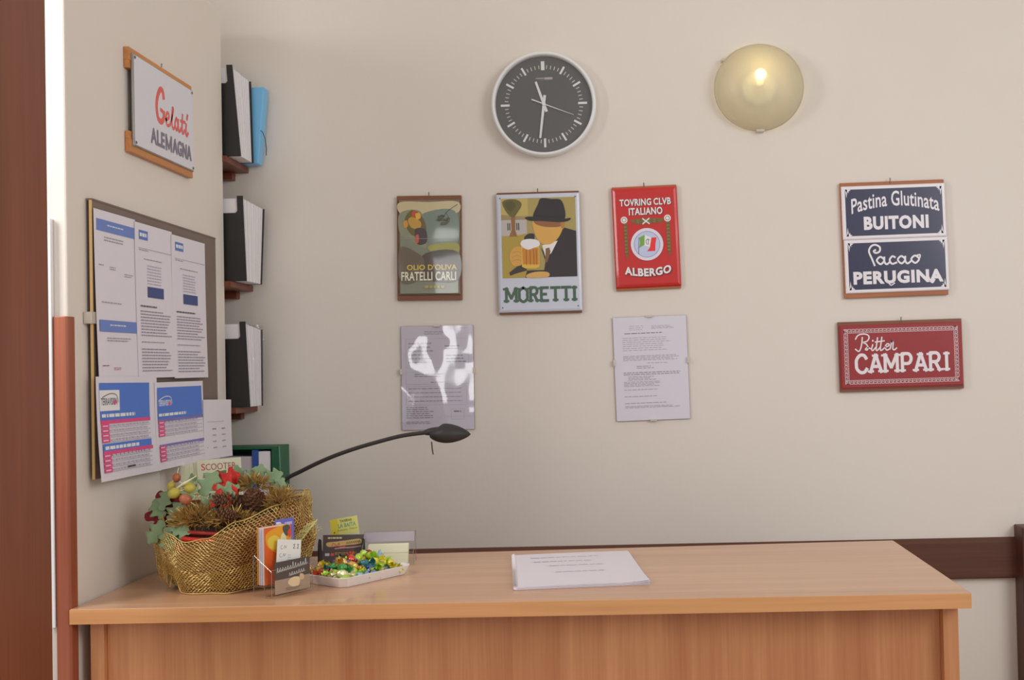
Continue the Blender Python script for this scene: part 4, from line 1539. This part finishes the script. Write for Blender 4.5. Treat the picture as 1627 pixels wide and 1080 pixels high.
# stem point (x, depth, height), size, tip direction
for args in (
    (-0.040, -0.098, 0.212, 0.062, 0.027, 65, -18, 3), (-0.020, -0.100, 0.205, 0.066, 0.024, 25, -14, 3), (-0.045, -0.112, 0.178, 0.060, 0.026, 38, -22, 3),
    (-0.030, -0.118, 0.172, 0.050, 0.022, 5, -26, 3), (-0.128, -0.085, 0.165, 0.056, 0.024, 130, -20, 3), (-0.112, -0.098, 0.158, 0.052, 0.024, 60, -22, 3),
    (-0.120, -0.105, 0.160, 0.058, 0.023, 235, -20, 3), (-0.105, -0.118, 0.150, 0.055, 0.022, 275, -28, 3), (-0.088, -0.128, 0.132, 0.052, 0.020, 300, -30, 3),
    (0.028, -0.050, 0.215, 0.062, 0.024, 105, -10, 3), (0.040, -0.045, 0.218, 0.055, 0.022, 70, -8, 3), (0.062, -0.040, 0.225, 0.050, 0.023, 82, -6, 3),
    (0.075, -0.042, 0.235, 0.046, 0.022, 25, -10, 3), (0.100, -0.050, 0.205, 0.044, 0.020, 62, -12, 3), (-0.070, -0.060, 0.225, 0.036, 0.013, 110, -10, 2), (-0.135, -0.085, 0.180, 0.050, 0.023, 75, -18, 3), (-0.098, -0.125, 0.150, 0.050, 0.022, 340, -30, 3), (-0.060, -0.115, 0.205, 0.050, 0.022, 100, -20, 3),
):
    x, y, z, l, w, tip, tilt, lb = args
    place_leaf('green_leaf', 'leaf', x, y, z - 0.011, l, w, tip, tilt, lb, 0.12, 0.22, rnd.uniform(-14, 14))
for args in ((-0.008, -0.040, 0.232, 0.040, 0.020, 130, -8, 2), (0.008, -0.040, 0.236, 0.036, 0.018, 55, -8, 2)):
    place_leaf('olive_leaf', 'leaf_olive', args[0], args[1], args[2] - 0.012, *args[3:7], lobes=args[7])
for (x, y, z, l, w, tip) in ((-0.110, -0.070, 0.168, 0.062, 0.030, 140), (-0.118, -0.070, 0.165, 0.066, 0.027, 190), (-0.120, -0.075, 0.155, 0.056, 0.022, 215), (-0.100, -0.080, 0.178, 0.050, 0.018, 70)):
    place_leaf('maroon_petal', 'velvet', x, y, z, l, w, tip, -10, 1, 0.2, 0.12)
for (x, y, z, l, w, tip, tl_) in ((0.035, -0.085, 0.200, 0.085, 0.026, 132, -15, ), (0.030, -0.070, 0.205, 0.070, 0.022, 110, -12), (0.028, -0.100, 0.190, 0.060, 0.024, 160, -25), (-0.015, -0.06, 0.225, 0.030, 0.012, 140, -10)):
    place_leaf('red_glitter_leaf', 'glitter_red', x, y - 0.012, z - 0.006, l, w, tip, tl_, 2, 0.25, 0.5)


def fruit(name, mat, x, y, z, r, stretch=1.25, rot=30):
    mb = MB().lathe([(max(1e-4, r * math.sin(PI * t / 12)), -r * stretch * math.cos(PI * t / 12)) for t in range(13)], 18)
    o = mb.build(name, mat, fb, smooth=True)
    o.matrix_local = Matrix.Translation((x, y, z)) @ Matrix.Rotation(math.radians(rot), 4, 'Y')
    c = MB().tube([(0, 0, r * stretch * 0.9), (0.001, 0, r * stretch + 0.012)], 0.0009, 5)
    c.build('fruit_stem', 'stem_pale', o)
    return o


for (m_, x, y, z, r, rot) in (('fruit_y', -0.094, -0.112, 0.210, 0.0118, 70), ('fruit_y', -0.064, -0.105, 0.220, 0.0118, -60), ('fruit_y', -0.112, -0.085, 0.222, 0.009, 20), ('fruit_o', -0.102, -0.080, 0.240, 0.0088, 10), ('fruit_o', -0.066, -0.122, 0.197, 0.0115, 120)):
    fruit('artificial_fruit', m_, x, y, z, r, 1.2, rot)
MB().tube([(-0.090, -0.11, 0.220), (-0.070, -0.118, 0.231), (-0.045, -0.112, 0.246)], [0.0016, 0.0028, 0.0008], 6).build('pale_stalk', 'stem_pale', fb)


def cone(x, y, z, r, rx_, ry_):
    """pine cone: overlapping woody scales on a spiral around a core"""
    mb = MB()
    n = 62
    for i in range(n):
        t = i / (n - 1)
        ph = i * 2.39996
        el = -0.9 + 2.1 * t
        rr = r * 0.66 * math.cos(el * 0.62) * (1 - 0.25 * t)
        zc_ = r * (-0.75 + 1.7 * t)
        sc_ = r * (0.62 - 0.34 * t)
        M4 = Matrix.Rotation(ph, 4, 'Z') @ Matrix.Translation((rr * 0.35, 0, zc_)) @ Matrix.Rotation(-math.radians(-12 + 62 * t), 4, 'Y')
        l, w, th = sc_ * 1.15, sc_ * 0.62, sc_ * 0.10
        pts = [(0, -w * 0.3, 0), (l * 0.7, -w * 0.62, 0), (l, -w * 0.3, th), (l * 1.04, 0, th * 1.5), (l, w * 0.3, th), (l * 0.7, w * 0.62, 0), (0, w * 0.3, 0)]
        vs = [M4 @ Vector((a, b, c + th)) for a, b, c in pts] + [M4 @ Vector((a, b, c - th)) for a, b, c in pts]
        k = len(pts)
        fs = [tuple(range(k)), tuple(range(2 * k - 1, k - 1, -1))] + [(j, k + j, k + (j + 1) % k, (j + 1) % k) for j in range(k)]
        mb.add(vs, fs)
    mb.lathe([(1e-4, -r * 0.8), (r * 0.45, -r * 0.5), (r * 0.4, r * 0.4), (1e-4, r)], 12)
    o = mb.build('pine_cone', 'cone', fb)
    o.matrix_local = Matrix.Translation((x, y, z)) @ Matrix.Rotation(math.radians(rx_), 4, 'X') @ Matrix.Rotation(math.radians(ry_), 4, 'Y')
    return o


cone(0.070, -0.092, 0.194, 0.029, 62, 10)
cone(0.014, -0.105, 0.190, 0.026, 70, -40)
cone(0.024, -0.125, 0.160, 0.024, 80, 60)


def tinsel(name, cx, cy, cz, rx_, ry_, rz_, n, seed, ln=0.018):
    r = random.Random(seed)
    mb = MB()
    for i in range(n):
        a, b = r.uniform(0, 2 * PI), r.uniform(-0.2, 1.0)
        c = math.sqrt(max(0, 1 - b * b))
        k = r.uniform(0.5, 1.0)
        p = Vector((cx + rx_ * c * math.cos(a) * k, cy + ry_ * c * math.sin(a) * k, cz + rz_ * b * k))
        d = Vector((c * math.cos(a) + r.uniform(-.6, .6), c * math.sin(a) + r.uniform(-.6, .6), b + r.uniform(-.5, .5))).normalized() * ln * r.uniform(0.5, 1.1)
        w = d.cross(Vector((r.uniform(-1, 1), r.uniform(-1, 1), r.uniform(-1, 1)))).normalized() * 0.0011
        mb.add([p - w, p + w, p + d + w * 0.4, p + d - w * 0.4], [(0, 1, 2, 3)])
    o = mb.build(name, 'gold_tinsel', fb)
    o['kind'] = 'stuff'
    return o


tinsel('gold_tinsel', -0.042, -0.112, 0.146, 0.062, 0.034, 0.036, 1400, 1, 0.016)
tinsel('gold_tinsel', 0.030, -0.118, 0.150, 0.050, 0.028, 0.022, 420, 2)
tinsel('gold_tinsel', 0.118, -0.062, 0.175, 0.034, 0.045, 0.036, 620, 3)
tinsel('gold_tinsel', 0.060, -0.060, 0.212, 0.038, 0.03, 0.028, 420, 4)
for pts in ([(0.12, -0.06, 0.19), (0.142, -0.065, 0.21), (0.152, -0.07, 0.218)], [(0.12, -0.06, 0.185), (0.150, -0.07, 0.192), (0.172, -0.075, 0.190)], [(0.12, -0.06, 0.18), (0.150, -0.06, 0.181), (0.168, -0.065, 0.184)], [(0.138, -0.065, 0.206), (0.147, -0.065, 0.206), (0.155, -0.065, 0.208)]):
    MB().tube(pts, [0.0011, 0.0009, 0.0005], 5).build('twig', 'twig', fb)
MB().tube([(-0.070, -0.128, 0.128), (-0.03, -0.136, 0.126), (0.010, -0.134, 0.122)], 0.0045, 8).build('red_ribbon', 'ribbon_red', fb, smooth=True)
MB().tube([(-0.066, -0.140, 0.115), (-0.03, -0.148, 0.112), (0.012, -0.146, 0.110)], 0.0060, 8).build('red_ribbon', 'glitter_red', fb, smooth=True)


# ------------------------------------------------------------------ clear two-step leaflet holder on the desk
ANG = math.atan2(0.0895, 0.0585)          # its front runs away to the right
hb = Matrix.Translation((-0.7295, 2.2385, TOP)) @ Matrix.Rotation(ANG, 4, 'Z')     # local x along the front, y to the back
hold = thing('leaflet_holder', 'clear acrylic two-step card holder standing before the gold basket', 'card holder', hb)
HW = 0.107


def pane(name, pts, parent):
    return MB().add(pts, [tuple(range(len(pts)))]).build(name, 'clear', parent)


pane('front_wall', [(0, 0, 0.004), (HW, 0, 0.004), (HW, 0, 0.058), (0, 0, 0.058)], hold)
pane('step_wall', [(0, 0.023, 0.004), (HW, 0.023, 0.004), (HW, 0.023, 0.080), (0, 0.023, 0.080)], hold)
pane('back_wall', [(0, 0.057, 0.0005), (HW, 0.057, 0.0005), (HW, 0.057, 0.085), (0, 0.057, 0.085)], hold)
pane('front_floor', [(0, 0, 0.004), (HW, 0, 0.004), (HW, 0.023, 0.004), (0, 0.023, 0.004)], hold)
pane('raised_floor', [(0, 0.023, 0.022), (HW, 0.023, 0.022), (HW, 0.057, 0.022), (0, 0.057, 0.022)], hold)
for x0 in (0.0, HW):
    pane('side_wall', [(x0, 0, 0.0005), (x0, 0.057, 0.0005), (x0, 0.057, 0.085), (x0, 0.054, 0.085), (x0, 0, 0.055)], hold)
mb = MB()
for a, b in (((0, 0, 0.055), (0, 0.054, 0.085)), ((0, 0, 0.001), (0, 0, 0.056)), ((0, 0.057, 0), (0, 0.057, 0.085)), ((HW, 0, 0.001), (HW, 0, 0.057)), ((0, 0, 0.058), (HW, 0, 0.058)), ((0, 0.022, 0.004), (0, 0.022, 0.022)), ((0, 0.022, 0.022), (0, 0.057, 0.022)), ((0, 0, 0.003), (HW, 0, 0.003)), ((0, 0, 0.004), (0, 0.022, 0.004))):
    mb.tube([a, b], 0.0009, 5)
mb.build('polished_edges', 'clear_edge', hold)


def card(name, label, cat, mat4, w, h, th, base, art_fn=None, group=None):
    """upright card: local x along its width, y thickness (front at y=0), z up"""
    s = thing(name, label, cat, mat4, group)
    MB().box(0, w, 0, th, 0, h).build('card', base, s)
    if art_fn:
        A = Art(w, h, 0.0, 0.00004)
        art_fn(A)
        o = A.build('printing', M['satin'], s)
        o.matrix_local = Matrix.Translation((w / 2, -0.0002, h / 2)) @ Matrix.Rotation(PI / 2, 4, 'X')
    return s


def food_art(A):
    A.rect(0, 0, 1, 1, (196, 84, 30))
    A.blob([(0.1, 0.1), (0.6, 0.0), (0.95, 0.02), (1, 0.3), (0.8, 0.5), (0.4, 0.45), (0.1, 0.3)], (222, 140, 30))
    A.blob([(0.15, 0.2), (0.4, 0.15), (0.6, 0.25), (0.45, 0.4), (0.2, 0.35)], (236, 176, 60))
    A.blob([(0.5, 0.4), (0.85, 0.35), (0.98, 0.6), (0.9, 0.9), (0.5, 0.95), (0.35, 0.7)], (166, 110, 40))
    A.blob([(0.62, 0.18), (0.78, 0.14), (0.84, 0.4), (0.7, 0.55), (0.6, 0.4)], (226, 196, 150))
    A.blob([(0.7, 0.02), (0.9, 0.0), (0.98, 0.1), (0.85, 0.2), (0.72, 0.12)], (70, 70, 60))
    A.blob([(0.88, 0.12), (1.0, 0.06), (1.0, 0.2), (0.92, 0.22)], (200, 60, 30))


def b_art(A):
    A.rect(0, 0, 1, 1, (96, 94, 176))
    A.text('B', 0.06, 0.04, 0.38, 0.24, (214, 212, 236), 0.05)
    A.lines(0.5, 0.06, 0.9, 0.12, 1, (176, 172, 216), 201, th=0.8, ragged=0.1)
    A.blob([(0.1, 0.25), (0.5, 0.18), (0.7, 0.3), (0.6, 0.6), (0.2, 0.6)], (150, 168, 170))
    for u in (0.72, 0.8, 0.88):
        A.rect(u, 0.2, u + 0.04, 0.7, (110, 130, 150))


def pale_art(A):
    A.rect(0, 0, 1, 1, (212, 202, 196))
    g = (112, 108, 118)
    for (x, y) in ((0.15, 0.12), (0.12, 0.28), (0.18, 0.46)):
        A.stroke([(x + 0.06, y), (x, y + 0.02), (x + 0.02, y + 0.07), (x + 0.09, y + 0.06)], 0.0009, g)
        A.stroke([(x + 0.14, y + 0.06), (x + 0.16, y), (x + 0.2, y + 0.05), (x + 0.24, y)], 0.0009, g)
    [A.stroke([(x0 + 0.07, 0.09), (x0, 0.10), (x0 + 0.05, 0.13), (x0 - 0.01, 0.17), (x0 + 0.07, 0.17)], 0.0012, (90, 86, 94)) for x0 in (0.68, 0.84)]
    A.lines(0.45, 0.3, 0.62, 0.7, 9, (170, 164, 170), 205)


def dark_card_art(A):
    A.rect(0, 0, 1, 1, (66, 60, 56))
    A.rect(0, 0.56, 1, 1, (150, 130, 112))
    w = (226, 218, 206)
    x = 0.06
    r = random.Random(5)
    for k in range(12):
        A.stroke([(x, 0.33 - 0.008 * k), (x + 0.025, 0.16 - 0.008 * k + r.uniform(-.05, .06)), (x + 0.035, 0.32 - 0.008 * k), (x + 0.07, 0.26 - 0.008 * k)], 0.0009, w)
        x += 0.072
    x = 0.4
    for k in range(7):
        A.stroke([(x, 0.50 - 0.008 * k), (x + 0.02, 0.40 - 0.008 * k + r.uniform(-.03, .03)), (x + 0.035, 0.49 - 0.008 * k), (x + 0.06, 0.45 - 0.008 * k)], 0.0008, w)
        x += 0.065
    A.blob([(0.4, 0.6), (0.55, 0.55), (0.7, 0.62), (0.66, 0.85), (0.48, 0.85), (0.36, 0.72)], (204, 182, 146))
    A.blob([(0.7, 0.5), (0.8, 0.52), (0.82, 0.66), (0.72, 0.68)], (190, 164, 130))
    A.lines(0.3, 0.86, 0.8, 0.96, 2, (96, 84, 76), 207)


card('leaflet', 'orange food-picture leaflet in the left rear of the acrylic holder', 'leaflet', hb @ Matrix.Translation((0.004, 0.0272, 0.0245)), 0.070, 0.118, 0.0008, 'cream', food_art)
for k in range(4):
    card('leaflet', 'white-edged leaflet behind the orange one in the acrylic holder', 'leaflet', hb @ Matrix.Translation((0.003 - 0.0004 * k, 0.0295 + 0.0052 * k, 0.0245)), 0.068, 0.117 + 0.0005 * k, 0.0011, 'paper' if k < 3 else plain('orange_leaflet_back', (206, 140, 50), 0.6), None, 'white-edged leaflets in the acrylic holder')
card('leaflet', 'purple-blue leaflet with white letter B, tallest in the acrylic holder', 'leaflet', hb @ Matrix.Translation((0.052, 0.0507, 0.0245)), 0.050, 0.128, 0.001, 'blue_card', b_art)
card('business_card', 'white leaning card with black writing in the acrylic holder', 'card', hb @ Matrix.Translation((0.014, 0.0075, 0.0150)) @ Matrix.Rotation(math.radians(-5), 4, 'X') @ Matrix.Rotation(math.radians(9), 4, 'Y'), 0.062, 0.104, 0.0006, 'paper', pale_art)
card('business_card', 'black card with white handwriting at the front of the acrylic holder', 'card', hb @ Matrix.Translation((0.010, 0.0026, 0.0065)), 0.092, 0.066, 0.0006, 'black', dark_card_art)

# ------------------------------------------------------------------ card boxes behind the candy tray
ch = thing('card_holder', 'small black card stand behind the candy tray, holding the dark card', 'card holder', Matrix.Translation((-0.742, 2.618, TOP)))
mb = MB().prism([(0.0, 0.0), (0.032, 0.0), (0.032, 0.012), (0.024, 0.058), (0.012, 0.062), (0.004, 0.05)], 0, 0.004)
mb.v = [(z, x, y + 0.0005) for x, y, z in mb.v]
mb.build('side_cheek', 'black', ch, bevel=0.001)
mb = MB().prism([(0.0, 0.0), (0.032, 0.0), (0.032, 0.012), (0.024, 0.058), (0.012, 0.062), (0.004, 0.05)], 0, 0.004)
mb.v = [(z + 0.105, x, y + 0.0005) for x, y, z in mb.v]
mb.build('side_cheek', 'black', ch, bevel=0.001)
MB().box(0.0042, 0.1048, 0.012, 0.031, 0.0005, 0.004).build('tray', 'black', ch)


def pizzeria_art(A):
    A.rect(0, 0, 1, 1, (88, 80, 80))
    A.lines(0.12, 0.08, 0.48, 0.15, 1, (206, 192, 150), 211, th=0.9, ragged=0.05)
    tan = (204, 176, 116)
    A.blob([(0.1, 0.28), (0.35, 0.24), (0.6, 0.2), (0.92, 0.16), (0.95, 0.32), (0.6, 0.38), (0.3, 0.42), (0.12, 0.42)], tan)
    A.stroke([(0.22, 0.45), (0.26, 0.3), (0.34, 0.4), (0.4, 0.3), (0.42, 0.44), (0.55, 0.42)], 0.002, (196, 96, 100))
    A.stroke([(0.3, 0.5), (0.5, 0.47), (0.7, 0.46), (0.95, 0.42)], 0.0028, (206, 150, 150))
    A.layer()
    for k in range(7):
        A.stroke([(0.58 + 0.05 * k, 0.34 - 0.01 * k), (0.6 + 0.05 * k, 0.26 - 0.01 * k), (0.62 + 0.05 * k, 0.34 - 0.01 * k)], 0.001, (120, 92, 60))
    A.rect(0.06, 0.66, 0.17, 0.76, (188, 196, 216))
    A.rect(0.2, 0.66, 0.28, 0.76, (206, 90, 96))
    A.lines(0.3, 0.64, 0.9, 0.74, 2, (206, 172, 84), 212)


def tavern_art(A):
    A.rect(0, 0, 1, 1, (222, 206, 116))
    A.rect(0, 0, 0.28, 1, (222, 190, 66))
    A.text('TAVERNA', 0.36, 0.10, 0.80, 0.26, (96, 78, 40), 0.03)
    A.text('LA BAITA', 0.28, 0.32, 0.92, 0.58, (112, 156, 128), 0.03)
    A.text('Ristorante - Pizzeria', 0.24, 0.66, 0.94, 0.76, (120, 108, 60), 0.0)
    A.ell(0.12, 0.8, 0.03, 0.05, (96, 92, 44), 10)


card('business_card', 'dark grey pizzeria card in the black stand', 'card', Matrix.Translation((-0.7345, 2.634, TOP + 0.0045)) @ Matrix.Rotation(math.radians(-8), 4, 'X'), 0.098, 0.066, 0.006, 'black', pizzeria_art)
card('business_card', 'yellow card reading TAVERNA LA BAITA sticking up behind the dark grey card', 'card', Matrix.Translation((-0.7085, 2.652, TOP + 0.0045)) @ Matrix.Rotation(math.radians(-7), 4, 'X') @ Matrix.Rotation(math.radians(-9), 4, 'Y'), 0.068, 0.100, 0.0006, 'cream', lambda A: None)
A = Art(0.068, 0.040, 0.0, 0.00004)
tavern_art(A)
tc_ = [o for o in bpy.data.objects if o.get('label', '').startswith('yellow card')][0]
o = A.build('printing', M['satin'], tc_)
o.matrix_local = Matrix.Translation((0.034, -0.0002, 0.080)) @ Matrix.Rotation(PI / 2, 4, 'X')

cb = thing('card_box', 'clear plastic card box right of the dark pizzeria card', 'card holder', Matrix.Translation((-0.632, 2.60, TOP)) @ Matrix.Rotation(math.radians(4), 4, 'Z'))
pane('back_wall', [(0, 0.051, 0.0005), (0.123, 0.051, 0.0005), (0.123, 0.051, 0.074), (0, 0.051, 0.074)], cb)
for x0 in (0.0, 0.123):
    pane('side_wall', [(x0, 0, 0.0005), (x0, 0.051, 0.0005), (x0, 0.051, 0.074), (x0, 0.044, 0.074), (x0, 0, 0.03)], cb)
pane('front_wall', [(0, 0, 0.0005), (0.123, 0, 0.0005), (0.123, 0, 0.03), (0, 0, 0.03)], cb)
pane('bottom', [(0, 0, 0.001), (0.123, 0, 0.001), (0.123, 0.051, 0.001), (0, 0.051, 0.001)], cb)
mb = MB()
for a, b in (((0, 0.051, 0.074), (0.123, 0.051, 0.074)), ((0.123, 0.051, 0.074), (0.123, 0.0, 0.030)), ((0.123, 0.051, 0.002), (0.123, 0.051, 0.074)), ((0, 0.051, 0.074), (0, 0.0, 0.030)), ((0, 0, 0.03), (0.123, 0, 0.03)), ((0.123, 0, 0.001), (0.123, 0, 0.03))):
    mb.tube([a, b], 0.0010, 5)
mb.build('polished_edges', 'clear_edge', cb)
MB().box(0.001, 0.120, 0.0485, 0.0495, 0.050, 0.073).build('frosted_band', plain('frosted_strip', (168, 162, 172), 0.4), cb)
for k in range(3):
    card('business_card', 'cream business card lying back in the clear card box', 'card', Matrix.Translation((-0.622, 2.616 + 0.004 * k, TOP + 0.003)) @ Matrix.Rotation(math.radians(4), 4, 'Z') @ Matrix.Rotation(math.radians(-24), 4, 'X'), 0.096, 0.045 + 0.001 * k, 0.003, 'cream', None, 'cream cards in the clear card box')

# ------------------------------------------------------------------ candy tray and candies
TX, TY = -0.612, 2.455
ta = math.atan2(0.141, 0.097)
tm = Matrix.Translation((TX, TY, TOP)) @ Matrix.Rotation(ta, 4, 'Z')
tray = thing('candy_tray', 'white plastic tray with cut corners heaped with wrapped candies', 'tray', tm)
TL, TW = 0.105, 0.080


def octo(l, w, c):
    return [(-l + c, -w), (l - c, -w), (l, -w + c), (l, w - c), (l - c, w), (-l + c, w), (-l, w - c), (-l, -w + c)]


def ring(mb, polys):
    vs = [(x, y, z) for pl, z in polys for x, y in pl]
    fs = []
    for i in range(len(polys) - 1):
        for k in range(8):
            k2 = (k + 1) % 8
            fs.append((i * 8 + k, i * 8 + k2, i * 8 + 8 + k2, i * 8 + 8 + k))
    fs.append(tuple(range((len(polys) - 1) * 8, len(polys) * 8)))
    fs.append(tuple(range(7, -1, -1)))
    return mb.add(vs, fs)


ring(MB(), [(octo(TL - 0.010, TW - 0.010, 0.012), 0.0005), (octo(TL - 0.001, TW - 0.001, 0.014), 0.0195), (octo(TL, TW, 0.0145), 0.021), (octo(TL, TW, 0.0145), 0.022), (octo(TL - 0.004, TW - 0.004, 0.013), 0.022), (octo(TL - 0.012, TW - 0.012, 0.011), 0.004)]).build('tray_body', 'white_plastic', tray, bevel=0.0006)


def foil(name, rgb, transm=0.0, metal=0.55):
    m, nt, p = new_mat(name)
    p.inputs['Base Color'].default_value = pig(*rgb)
    p.inputs['Metallic'].default_value = metal
    p.inputs['Roughness'].default_value = 0.22
    p.inputs['Coat Weight'].default_value = 0.5
    tc = nt.nodes.new('ShaderNodeTexCoord')
    n = nt.nodes.new('ShaderNodeTexVoronoi')
    n.inputs['Scale'].default_value = 190
    b = nt.nodes.new('ShaderNodeBump')
    b.inputs['Strength'].default_value = 0.6
    b.inputs['Distance'].default_value = 0.003
    nt.links.new(tc.outputs['Object'], n.inputs['Vector'])
    nt.links.new(n.outputs['Distance'], b.inputs['Height'])
    nt.links.new(b.outputs['Normal'], p.inputs['Normal'])
    return m


FO = {
    'yellow': foil('yellow_cellophane', (232, 190, 56), metal=0.1), 'gold': foil('gold_foil', (206, 164, 84), metal=0.6), 'lime green': foil('lime_foil', (164, 196, 60), metal=0.2),
    'green': foil('green_foil', (70, 150, 76), metal=0.3), 'teal': foil('teal_foil', (44, 112, 116), metal=0.4), 'blue': foil('blue_foil', (96, 134, 186), metal=0.3),
    'violet': foil('violet_foil', (104, 100, 176), metal=0.3), 'red': foil('red_foil', (190, 64, 44), metal=0.3), 'silver-blue': foil('silver_blue_foil', (166, 188, 202), metal=0.3),
    'clear gold': foil('pale_gold_foil', (214, 196, 150), metal=0.3),
}


def candy_proto(colr):
    s = thing('wrapped_candy', '', 'candy')
    m = FO[colr]
    mb = MB().lathe([(max(1e-4, 0.0078 * math.sin(PI * t / 10) ** 0.7), -0.0115 * math.cos(PI * t / 10)) for t in range(11)], 12)
    mb.v = [(z, y, x) for x, y, z in mb.v]
    mb.build('sweet', m, s, smooth=True)
    for sg in (-1, 1):
        mb = MB()
        n = 14
        vs = [(sg * 0.0102, 0, 0)]
        for i in range(n):
            a = 2 * PI * i / n
            rr = 0.0075 + 0.0025 * (i % 2)
            vs.append((sg * (0.0205 + 0.002 * (i % 3)), rr * math.cos(a) * 1.05, rr * math.sin(a) * 0.55 + 0.0022 * (1 if i % 2 else -1)))
        fs = [(0, 1 + i, 1 + (i + 1) % n) for i in range(n)]
        mb.add(vs, fs).build('twisted_end', m, s)
    return s


# colour, position in the tray (along, across), height, turn, pitch
cand = random.Random(12)
lay = []
cols_front = ['gold', 'red', 'gold', 'green', 'yellow', 'green', 'lime green', 'yellow', 'gold', 'gold', 'silver-blue']
seen = {}
spots = []
for iz, (nl, nw, zz, sx_, sy_) in enumerate(((6, 5, 0.0135, 0.88, 0.86), (6, 4, 0.0245, 0.86, 0.80), (5, 3, 0.0345, 0.74, 0.62), (4, 1, 0.0435, 0.60, 0.0))):
    for i in range(nl):
        for j in range(nw):
            u = ((i + 0.5) / nl * 2 - 1) * (TL - 0.020) * sx_ / 0.88
            v = ((j + 0.5) / nw * 2 - 1) * (TW - 0.020) * sy_ / 0.86 if nw > 1 else 0.0
            spots.append((u + cand.uniform(-.005, .005), v + cand.uniform(-.005, .005), zz + cand.uniform(-.001, .002)))
def pick(u, v):
    """colour patches as in the heap: yellow at the left, blue and violet in the middle, gold to the right"""
    w = tm @ Vector((u, v, 0))
    x = w.x
    if x < -0.655:
        return cand.choice(['yellow', 'yellow', 'gold', 'red', 'gold', 'clear gold'])
    if x < -0.615:
        return cand.choice(['teal', 'red', 'green', 'violet', 'gold', 'lime green', 'silver-blue', 'clear gold'])
    if x < -0.575:
        return cand.choice(['violet', 'teal', 'lime green', 'lime green', 'silver-blue', 'yellow', 'red', 'gold'])
    if x < -0.54:
        return cand.choice(['silver-blue', 'lime green', 'yellow', 'green', 'blue', 'gold', 'clear gold'])
    return cand.choice(['yellow', 'gold', 'silver-blue', 'clear gold', 'gold', 'yellow'])


protos = {}
for (u, v, z) in spots:
    c = pick(u, v)
    if c not in protos:
        s = candy_proto(c)
        protos[c] = s
    else:
        src = protos[c]
        s = src.copy()
        COL.objects.link(s)
        for chd in list(src.children):
            k = chd.copy()
            COL.objects.link(k)
            k.parent = s
    tag(s, '%s foil-wrapped candy in the heap on the white tray' % c.replace('clear', 'pale'), 'candy', '%s candies in the white tray' % c.replace('clear', 'pale'))
    s.matrix_world = tm @ Matrix.Translation((u, v, z)) @ Matrix.Rotation(cand.uniform(0, 2 * PI), 4, 'Z') @ Matrix.Rotation(math.radians(cand.uniform(-22, 22)), 4, 'Y') @ Matrix.Rotation(cand.uniform(0, PI), 4, 'X') @ Matrix.Scale(1.14, 4)

# ------------------------------------------------------------------ paper folder lying on the desk
pa = math.atan2(0.031, 0.279)
pf = thing('paper_folder', 'white sheets in a clear slide-bar folder lying on the desk', 'folder', Matrix.Translation((-0.232, 2.277, TOP)) @ Matrix.Rotation(pa, 4, 'Z'))
PWd, PHt = 0.281, 0.397
for k in range(5):
    dx, dy = rnd.uniform(-0.0015, 0.0015), rnd.uniform(-0.0015, 0.0015)
    z0 = 0.0008 + k * 0.0014

    def sheet_fn(i, j, z0=z0, k=k, dx=dx, dy=dy):
        curl = 0.004 * max(0, (i - 0.75) / 0.25) ** 2 * max(0, (0.3 - j) / 0.3) * (k / 4)
        return (i * PWd + dx + 0.0015, j * PHt + dy, z0 + curl + 0.0010 * math.sin(i * 3.0) * (k / 4))
    MB().grid(14, 10, sheet_fn).build('sheet', 'paper', pf, solid=0.0011)
A = Art(PWd, PHt, 0.0082)
A.lines(0.14, 0.14, 0.8, 0.19, 1, (176, 168, 178), 301, th=0.3)
A.lines(0.16, 0.28, 0.84, 0.33, 1, (166, 158, 168), 302, th=0.3)
A.lines(0.28, 0.42, 0.74, 0.47, 1, (176, 168, 178), 303, th=0.3)
A.lines(0.32, 0.62, 0.74, 0.67, 1, (176, 168, 178), 304, th=0.3)
o = A.build('printing', M['matte'], pf)
o.location = (PWd / 2, PHt / 2, 0)
mb = MB()
mb.tube([(-0.001, 0.001, 0.0055), (-0.001, PHt - 0.001, 0.0055)], 0.0048, 10)
mb.build('slide_bar', plain('clear_grey_plastic', (200, 194, 200), 0.18), pf, smooth=True)
